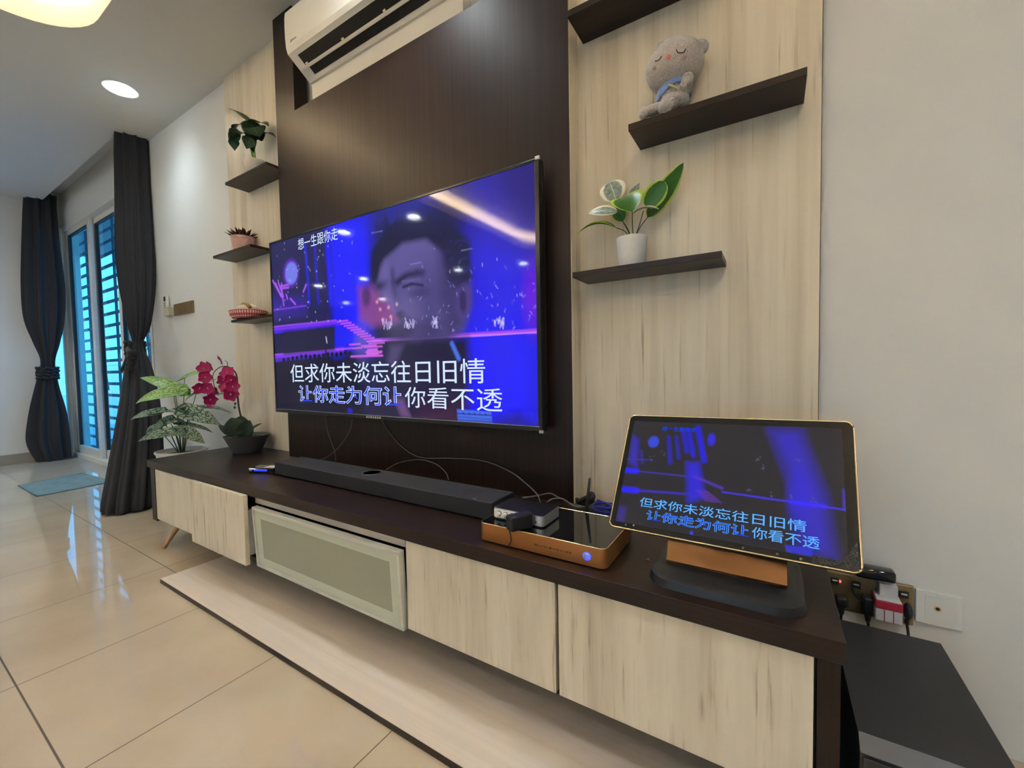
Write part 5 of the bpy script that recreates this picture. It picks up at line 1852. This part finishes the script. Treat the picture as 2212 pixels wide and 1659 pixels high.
# ------------------------------------------------------------------ caladium in a white planter beside the cabinet
pc = Vector((-3.315, -.225, 0)); D = depth_of((-3.315, -.225, .4))
t = thing('potted_plant', 'white planter of veined arrow shaped leaves on the floor at the left of the cabinet', 'plant', pc)
RZ = .437
mb = MB(); mb.lathe([(.090, 0), (.095, .006), (.135, RZ - .015), (.142, RZ - .012), (.143, RZ), (.134, RZ), (.130, RZ - .03), (.001, RZ - .035)], pc, 44)
mb.build('planter', mat('white_planter_glaze', (.70, .68, .66), .4), t, smooth=True, angle=50)
mb = MB(); mb.lathe([(.129, RZ - .036), (.129, RZ - .030), (.001, RZ - .028)], pc, 30); mb.build('soil', mat('blue_grey_gravel', (.06, .075, .085), .9, bump=(120, 1, .01)), t)
X = lambda px, py, dz=0: atd(px, py, D + dz)
root = pc + Vector((0, 0, RZ - .03))
CL = (((399, 818), (436, 806), .16, .35, 'L', .0), ((378, 842), (302, 816), .16, .55, 'L', .05), ((375, 850), (293, 872), .17, .55, 'L', -.06), ((424, 850), (398, 870), .05, .4, 'L', .02), ((424, 850), (452, 846), .06, .3, 'L', .02),
      ((338, 893), (281, 908), .15, .5, 'D', -.05), ((338, 893), (380, 891), .10, .4, 'D', -.05), ((410, 892), (478, 918), .22, .75, 'D', -.06), ((410, 886), (500, 892), .12, .3, 'D', .04), ((366, 908), (336, 918), .13, .7, 'D', .0),
      ((378, 935), (298, 954), .16, .6, 'D', -.06), ((366, 908), (400, 911), .08, .4, 'D', .04), ((405, 934), (443, 958), .16, .8, 'D', -.08), ((400, 920), (460, 935), .10, .35, 'D', .05), ((385, 930), (400, 945), .12, .6, 'D', -.1), ((330, 928), (362, 918), .13, .6, 'D', .05))
for (bx, by), (tx, ty), w, k, kind, dz in CL:
    b_, e_ = X(bx, by, dz), X(tx, ty, dz)
    leaf(t, b_, e_, cam_n(b_, k), w * (.86 if kind == 'L' else .70), ML_CALL if kind == 'L' else ML_CALD, 'heart', .22, .12, lobes=.45, nu=10)
    stalk(t, [root + Vector(((bx - 395) * .0008, 0, 0)), root.lerp(b_, .55) + Vector((0, 0, .02)), b_], .0030, .0018, M_STEM if kind == 'L' else M_STEMD)

# ------------------------------------------------------------------ plush bear on the middle right shelf
SZ = 1.656
D0 = depth_of((-.26, -.075, SZ + .1))
X = lambda px, py, dz=0: atd(px, py, D0 + dz)
bp_ = Vector((-.25, -.075, SZ))
t = thing('plush_bear', 'grey plush bear with a blue shirt leaning back on the right shelf', 'soft toy', bp_)


def fur(name, c, c2, b=(230, .9, .004)):
    m, nt, bs = nmat(name)
    g = nt.nodes.new('ShaderNodeNewGeometry')
    n = nt.nodes.new('ShaderNodeTexNoise'); n.inputs['Scale'].default_value = b[0]; n.inputs['Detail'].default_value = 5
    nt.links.new(g.outputs['Position'], n.inputs['Vector'])
    cc = ramp(nt, n.outputs['Fac'], [(.3, c), (.7, c2)])
    nt.links.new(cc, bs.inputs['Base Color'])
    bs.inputs['Roughness'].default_value = .95
    bs.inputs['Sheen Weight'].default_value = .6
    bs.inputs['Sheen Roughness'].default_value = .5
    bp = nt.nodes.new('ShaderNodeBump'); bp.inputs['Strength'].default_value = b[1]; bp.inputs['Distance'].default_value = b[2]
    nt.links.new(n.outputs['Fac'], bp.inputs['Height']); nt.links.new(bp.outputs['Normal'], bs.inputs['Normal'])
    return m


M_FUR = fur('grey_beige_plush', (.40, .36, .335), (.60, .55, .51))
M_FURL = fur('cream_plush_pads', (.62, .57, .51), (.74, .69, .62))
px1 = D0 / FPX                       # one pixel at the bear, in metres
hc = X(1461, 139, .0)
ha = math.radians(20)                # the head leans over
hx, hy = (_r * math.cos(ha) + _u * math.sin(ha)), (_u * math.cos(ha) - _r * math.sin(ha))
mb = MB()
mb.oball(hc, hx, hy, _f, 58 * px1, 51 * px1, 46 * px1, 28, 18)
mb.oball(X(1440, 152, .004), _r, _u, _f, 43 * px1, 41 * px1, 43 * px1, 28, 18)
mb.oball(X(1455, 208, .012), _r, _u, _f, 33 * px1, 36 * px1, 34 * px1, 24, 16)       # trunk
mb.oball(X(1457, 224, .004), _r, _u, _f, 32 * px1, 20 * px1, 30 * px1, 24, 16)
mb.oball(X(1437, 232, -.040), _r, _u, _f, 15 * px1, 14 * px1, 17 * px1, 20, 14)      # near foot
mb.oball(X(1446, 231, -.022), _r, _u, _f, 15 * px1, 12 * px1, 24 * px1, 20, 14)
mb.oball(X(1412, 237, -.008), (_r * .95 + _u * .31), (_u * .95 - _r * .31), _f, 28 * px1, 11 * px1, 14 * px1, 20, 14)   # far leg
mb.oball(X(1391, 245, -.008), (_r * .5 + _u * .86), (_u * .5 - _r * .86), _f, 13 * px1, 11 * px1, 13 * px1, 20, 14)
mb.oball(X(1485, 173, -.046), (_r * .98 - _u * .2), (_u * .98 + _r * .2), _f, 12.5 * px1, 16 * px1, 12 * px1, 20, 14)   # paw
mb.oball(X(1486, 188, -.028), _r, _u, _f, 9 * px1, 14 * px1, 13 * px1, 20, 14)
mb.oball(X(1515, 101, .015), hx, hy, _f, 17 * px1, 17 * px1, 10 * px1, 20, 14)       # ears
mb.oball(X(1428, 104, .042), hx, hy, _f, 15 * px1, 15 * px1, 10 * px1, 20, 14)
zmin = min(v.co.z for v in mb.bm.verts)
body = mb.build('body', M_FUR, t, smooth=True)
rm = body.modifiers.new('fuse', 'REMESH'); rm.mode = 'VOXEL'; rm.voxel_size = .0032; rm.use_smooth_shade = True
sm = body.modifiers.new('soften', 'SMOOTH'); sm.factor = .5; sm.iterations = 5
tx = bpy.data.textures.new('plush_pile', 'CLOUDS'); tx.noise_scale = .006
dm = body.modifiers.new('pile', 'DISPLACE'); dm.texture = tx; dm.strength = .0032; dm.mid_level = .5; dm.texture_coords = 'LOCAL'
M_SHIRT = fur('blue_knit', (.10, .19, .46), (.17, .28, .60), (420, .4, .002))
mb = MB()
tc_, trx, try_, trz = X(1455, 208, .012), 35.5 * px1, 38 * px1, 38.5 * px1
bmesh.ops.create_uvsphere(mb.bm, u_segments=36, v_segments=30, radius=1)
for v in mb.bm.verts:
    v.co = tc_ + _r * (v.co.x * trx) + _u * (v.co.z * try_) + _f * (v.co.y * trz)
kill = [v for v in mb.bm.verts if (v.co - tc_).dot(_u) < (0.02 - .45 * (abs((v.co - tc_).dot(_r)) / trx) ** 2) * try_]
bmesh.ops.delete(mb.bm, geom=kill, context='VERTS')
sh = mb.build('shirt', M_SHIRT, t, smooth=True)
sh.modifiers.new('thickness', 'SOLIDIFY').thickness = .003
mb = MB(); mb.tube(spline([X(1444, 183, -.034), X(1455, 186, -.038), X(1464, 191, -.037)], 6), .0028, 8); mb.build('yellow_motif', mat('yellow_felt', (.60, .58, .22), .9), sh, smooth=True)


def on_head(px, py, lift=.0):
    """point of the head's surface under a pixel"""
    d_ = ray(px, py)
    o_ = CAM - hc
    sx_, sy_, sz_ = 58 * px1, 51 * px1, 46 * px1
    a = Vector((o_.dot(hx) / sx_, o_.dot(hy) / sy_, o_.dot(_f) / sz_)); b = Vector((d_.dot(hx) / sx_, d_.dot(hy) / sy_, d_.dot(_f) / sz_))
    A2, B2, C2 = b.dot(b), 2 * a.dot(b), a.dot(a) - (1 + lift) ** 2
    disc = max(0, B2 * B2 - 4 * A2 * C2)
    return CAM + d_ * ((-B2 - math.sqrt(disc)) / (2 * A2))


M_THREAD = mat('dark_thread', (.03, .025, .03), .7)
for pts in (((1461, 107), (1464, 113), (1470, 114), (1477, 113), (1481, 106)), ((1415, 132), (1421, 131), (1426, 127), (1429, 121))):
    mb = MB(); mb.tube(spline([on_head(*p, .035 if pts[0][0] > 1440 else .11) for p in pts], 6), .0013, 6); mb.build('stitched_eye', M_THREAD, t, smooth=True)
c = on_head(1444, 123, .02)
mb = MB(); mb.oball(c, _r, _u, _f, 5.5 * px1, 5.5 * px1, 4 * px1, 14, 10); mb.build('nose', fur('coral_nose', (.60, .16, .12), (.72, .26, .20), (300, .5, .002)), t, smooth=True)
for px, py, w in ((1478, 123, 5), (1413, 147, 4)):
    c = on_head(px, py, .012 if px > 1440 else .12)
    mb = MB(); mb.oball(c, _r, _u, _f, w * px1, w * px1, 3 * px1, 14, 10); mb.build('cheek', fur('blush_pink_plush', (.42, .27, .25), (.55, .36, .33)), t, smooth=True)
mb = MB(); mb.oball(X(1512, 94, .012), (_r * .9 - _u * .4), (_u * .9 + _r * .4), _f, 10 * px1, 6 * px1, 10 * px1, 14, 10); mb.build('inner_ear', M_FURL, t, smooth=True)

# ================================================================== THINGS ON THE WALLS, RIGHT CORNER
M_BRASS = mat('antique_brass_plate', (.34, .25, .13), .32, metal=.7)
WYf = WY


def plate(x0, x1, z0, z1, th, m, name, parent, bev=.003):
    mb = MB(); mb.box(x0, x1, WYf - th, WYf, z0, z1, bev); return mb.build(name, m, parent)


# switch plate and fan remote at the left
t = thing('switch_plate', 'brass switch plate on the white wall beside the curtain', 'switch', (-3.84, WY, 1.39))
plate(-4.005, -3.668, 1.392, 1.484, .010, M_BRASS, 'plate', t)
for k in range(3):
    x = -3.965 + k * .105
    mb = MB(); mb.box(x - .002, x + .072, WY - .0135, WY - .0095, 1.408, 1.468, .001); mb.build('rocker', M_BRASS, t)
t = thing('remote_holder', 'cream remote control in a small wall cradle beside the brass switch plate', 'remote control', (-4.085, WY, 1.398))
M_CREAM = mat('cream_plastic', (.62, .57, .42), .45)
mb = MB(); mb.box(-4.135, -4.03, WY - .035, WY, 1.398, 1.47, .006); mb.build('cradle', M_CREAM, t)
mb = MB(); mb.box(-4.130, -4.075, WY - .032, WY - .012, 1.42, 1.56, .006); rmt = mb.build('remote', mat('ivory_plastic', (.66, .65, .60), .4), t)
mb = MB(); mb.box(-4.120, -4.085, WY - .0335, WY - .031, 1.515, 1.552, .002); mb.build('display', mat('dark_grey_lcd', (.06, .07, .06), .25), rmt)
for k in range(5):
    mb = MB(); mb.box(-4.120, -4.085, WY - .0335, WY - .031, 1.432 + k * .016, 1.440 + k * .016, .001); mb.build('button', mat('grey_button', (.16, .17, .18), .5), rmt)

# triple socket
t = thing('wall_socket', 'brass triple socket plate low on the wall at the right end of the worktop', 'socket', (.21, WY, .267))
plate(.108, .3075, .2685, .3700, .010, M_BRASS, 'plate', t)
M_SWW = mat('white_rocker', (.72, .70, .64), .4)
for x in (.148, .193, .288):
    mb = MB(); mb.box(x - .009, x + .009, WY - .0145, WY - .0095, .338, .3545, .001); mb.build('rocker', M_BLACK, t)
    mb = MB(); mb.box(x - .006, x + .006, WY - .0155, WY - .014, .346, .350, .0005); mb.build('rocker_mark', M_SWW, t)
q = at(1814, 1256, 'y', WY - .012)
mb = MB(); mb.lathe([(.0032, 0), (.0032, .003), (.001, .004)], (q.x, WY - .010, q.z), 14, axis=(0, -1, 0)); mb.build('red_indicator', emis('red_indicator_glow', (1, .06, .05), 3), t, smooth=True)
# blank plate with an aerial outlet
t = thing('aerial_outlet', 'white wall plate with one round dark outlet, right of the brass sockets', 'socket', (.354, WY, .281))
plate(.3105, .397, .2805, .3665, .008, M_WHITE, 'plate', t)
plate(.328, .385, .290, .357, .0088, mat('white_inner_plate', (.74, .73, .69), .3), 'inner_plate', t, .0006)
q = at(2025, 1315, 'y', WY - .009)
mb = MB(); mb.lathe([(.0068, 0), (.0068, .003), (.0040, .003), (.0040, .0)], (q.x, WY - .008, q.z), 20, axis=(0, -1, 0)); mb.build('outlet_ring', M_PGOLD, t, smooth=True, angle=30)
mb = MB(); mb.lathe([(.0048, 0), (.0048, .0022)], (q.x, WY - .008, q.z), 20, axis=(0, -1, 0)); mb.build('outlet_hole', M_BLACK, t)


def plug(name, label, cat, x0, x1, y0, z0, z1, m, bev=.005, group=None):
    t = thing(name, label, cat, ((x0 + x1) / 2, WY - .010, z0), group)
    mb = MB(); mb.box(x0, x1, y0, WY - .010, z0, z1, bev, 3); mb.build('body', m, t, smooth=True, angle=40)
    return t


def cord(t, pts, r=.0032, m=None):
    mb = MB(); mb.tube(spline(pts, 8), r, 8); mb.build('cord', m or M_BLACK, t, smooth=True)


p1, p2 = at(1808, 1292, 'y', -.02), at(1832, 1316, 'y', -.02)
t = plug('power_plug', 'black plug in the socket nearest the worktop, its cord dropping behind the subwoofer', 'plug', p1.x, p2.x, -.018, p2.z, p1.z, M_BLACK, .004, 'black plugs')
mb = MB(); mb.lathe([(.008, 0), (.0055, -.022), (.0035, -.026)], ((p1.x + p2.x) / 2, -.004, p2.z), 14); mb.build('strain_relief', M_BLACK, t, smooth=True)
cord(t, [Vector(((p1.x + p2.x) / 2, -.004, p2.z - .02)), Vector(((p1.x + p2.x) / 2 - .002, -.006, .22)), Vector(((p1.x + p2.x) / 2 - .004, -.02, .06)), Vector(((p1.x + p2.x) / 2, -.03, .004))])
p1, p2 = at(1865, 1291, 'y', -.02), at(1890, 1342, 'y', -.02)
t = plug('power_plug', 'black plug in the middle socket, left of the red and white adaptor', 'plug', p1.x, p2.x, -.020, p2.z + .008, p1.z, M_BLACK, .005, 'black plugs')
cx_ = (p1.x + p2.x) / 2
mb = MB(); mb.lathe([(.008, 0), (.0055, -.020), (.0035, -.024)], (cx_, -.006, p2.z + .010), 14); mb.build('strain_relief', M_BLACK, t, smooth=True)
cord(t, [Vector((cx_, -.006, p2.z - .006)), Vector((cx_ + .004, -.008, .20)), Vector((cx_ + .006, -.02, .06)), Vector((cx_ + .004, -.03, .004))])
cord(t, [at(1841, 1258, 'y', -.01), at(1842, 1275, 'y', -.012), at(1852, 1290, 'y', -.014), at(1867, 1303, 'y', -.014)], .0022)
# red and white adaptor with things plugged into it
a0, a1 = at(1892, 1292, 'y', -.045), at(1950, 1354, 'y', -.045)
t = thing('travel_adaptor', 'red and white cube adaptor plugged into the brass socket', 'adaptor', ((a0.x + a1.x) / 2, -.015, a1.z))
mb = MB(); mb.box(a0.x, a1.x, -.045, WY - .010, a1.z + .002, a0.z - .020, .002); mb.build('body', mat('grey_white_plastic', (.62, .60, .60), .4), t)
mb = MB(); mb.box(a0.x - .0005, a1.x + .0005, -.0458, WY - .012, a0.z - .025, a0.z - .0035, .002); mb.build('red_band', mat('crimson_plastic', (.42, .025, .06), .4), t)
mb = MB(); mb.box(a0.x + .001, a1.x - .001, -.045, WY - .012, a0.z - .0035, a0.z - .001, .001); mb.build('lid', bpy.data.materials['grey_white_plastic'], t)
for k in (1, 2):
    x = a0.x + (a1.x - a0.x) * k / 3
    mb = MB(); mb.box(x - .0007, x + .0007, -.0462, -.0440, a1.z + .002, a0.z - .025); mb.build('groove', bpy.data.materials['crimson_plastic'], t)
q0, q1 = at(1898, 1262, 'y', -.012), at(1938, 1296, 'y', -.012)
t = thing('power_brick', 'black oblong charger seen behind the monitor corner, above the red adaptor', 'charger', ((q0.x + q1.x) / 2, -.01, q1.z))
mb = MB(); mb.box(q0.x, q1.x, -.020, .006, q1.z - .010, q0.z + .006, .002); mb.build('white_plug', mat('pale_grey_plastic', (.60, .59, .60), .4), t)
b0, b1 = at(1862, 1222, 'y', -.03), at(1936, 1266, 'y', -.03)
mb = MB(); mb.box(b0.x - .012, b1.x, -.034, .004, b1.z + .004, b0.z - .004, .006, 3); mb.build('body', M_GLOSSB, t, smooth=True, angle=40)
r0_, r1_ = at(1954, 1299, 'y', -.03), at(1973, 1350, 'y', -.03)
t = thing('power_plug', 'rounded black plug on the right side of the red and white adaptor', 'plug', ((r0_.x + r1_.x) / 2, -.02, r1_.z), 'black plugs')
mb = MB(); mb.oball(((r0_.x + r1_.x) / 2, -.022, (r0_.z + r1_.z) / 2), (1, 0, 0), (0, 1, 0), (0, 0, 1), .0095, .018, .021, 18, 12); mb.build('body', M_BLACK, t, smooth=True)
mb = MB(); mb.box((r0_.x + r1_.x) / 2 - .006, (r0_.x + r1_.x) / 2 + .002, -.027, -.017, r1_.z - .006, r1_.z + .006, .002); mb.build('strain_relief', M_BLACK, t)
cord(t, [Vector(((r0_.x + r1_.x) / 2 - .002, -.022, r1_.z - .002)), at(1963, 1385, 'y', -.03), Vector((at(1966, 1400, 'y', -.03).x, -.045, .10)), Vector((at(1966, 1400, 'y', -.03).x, -.05, .004))], .003)

# ------------------------------------------------------------------ subwoofer
t = thing('subwoofer', 'black box subwoofer on the floor right of the cabinets', 'speaker', (.23, -.309, 0))
M_SUB = mat('matt_black_vinyl', (.020, .020, .021), .5)
mb = MB()
y0s, y1s, x0s, x1s, zt = -.512, -.108, .130, .3275, .30
mb.prism([Vector((x0s, y0s, .01)), Vector((x0s, y0s, zt - .022)), Vector((x0s, y0s + .022, zt)), Vector((x0s, y1s, zt)), Vector((x0s, y1s, .01))], (x1s - x0s, 0, 0))
mb.build('cabinet', M_SUB, t)
mb = MB(); mb.obox(((x0s + x1s) / 2, y0s + .0095, zt - .0095), (1, 0, 0), (0, 1, 1), (0, -1, 1), x1s - x0s - .001, .030, .0025); mb.build('front_chamfer', mat('dark_grey_satin_strip', (.055, .058, .066), .3), t)
mb = MB(); mb.box(x0s + .004, x1s - .004, y0s - .004, y0s, .012, zt - .026, .001); mb.build('front_grille', M_CHARC, t)
for fx in (x0s + .03, x1s - .03):
    for fy in (y0s + .04, y1s - .04):
        mb = MB(); mb.lathe([(.016, 0), (.018, .01)], (fx, fy, 0), 16); mb.build('foot', M_BLACK, t)
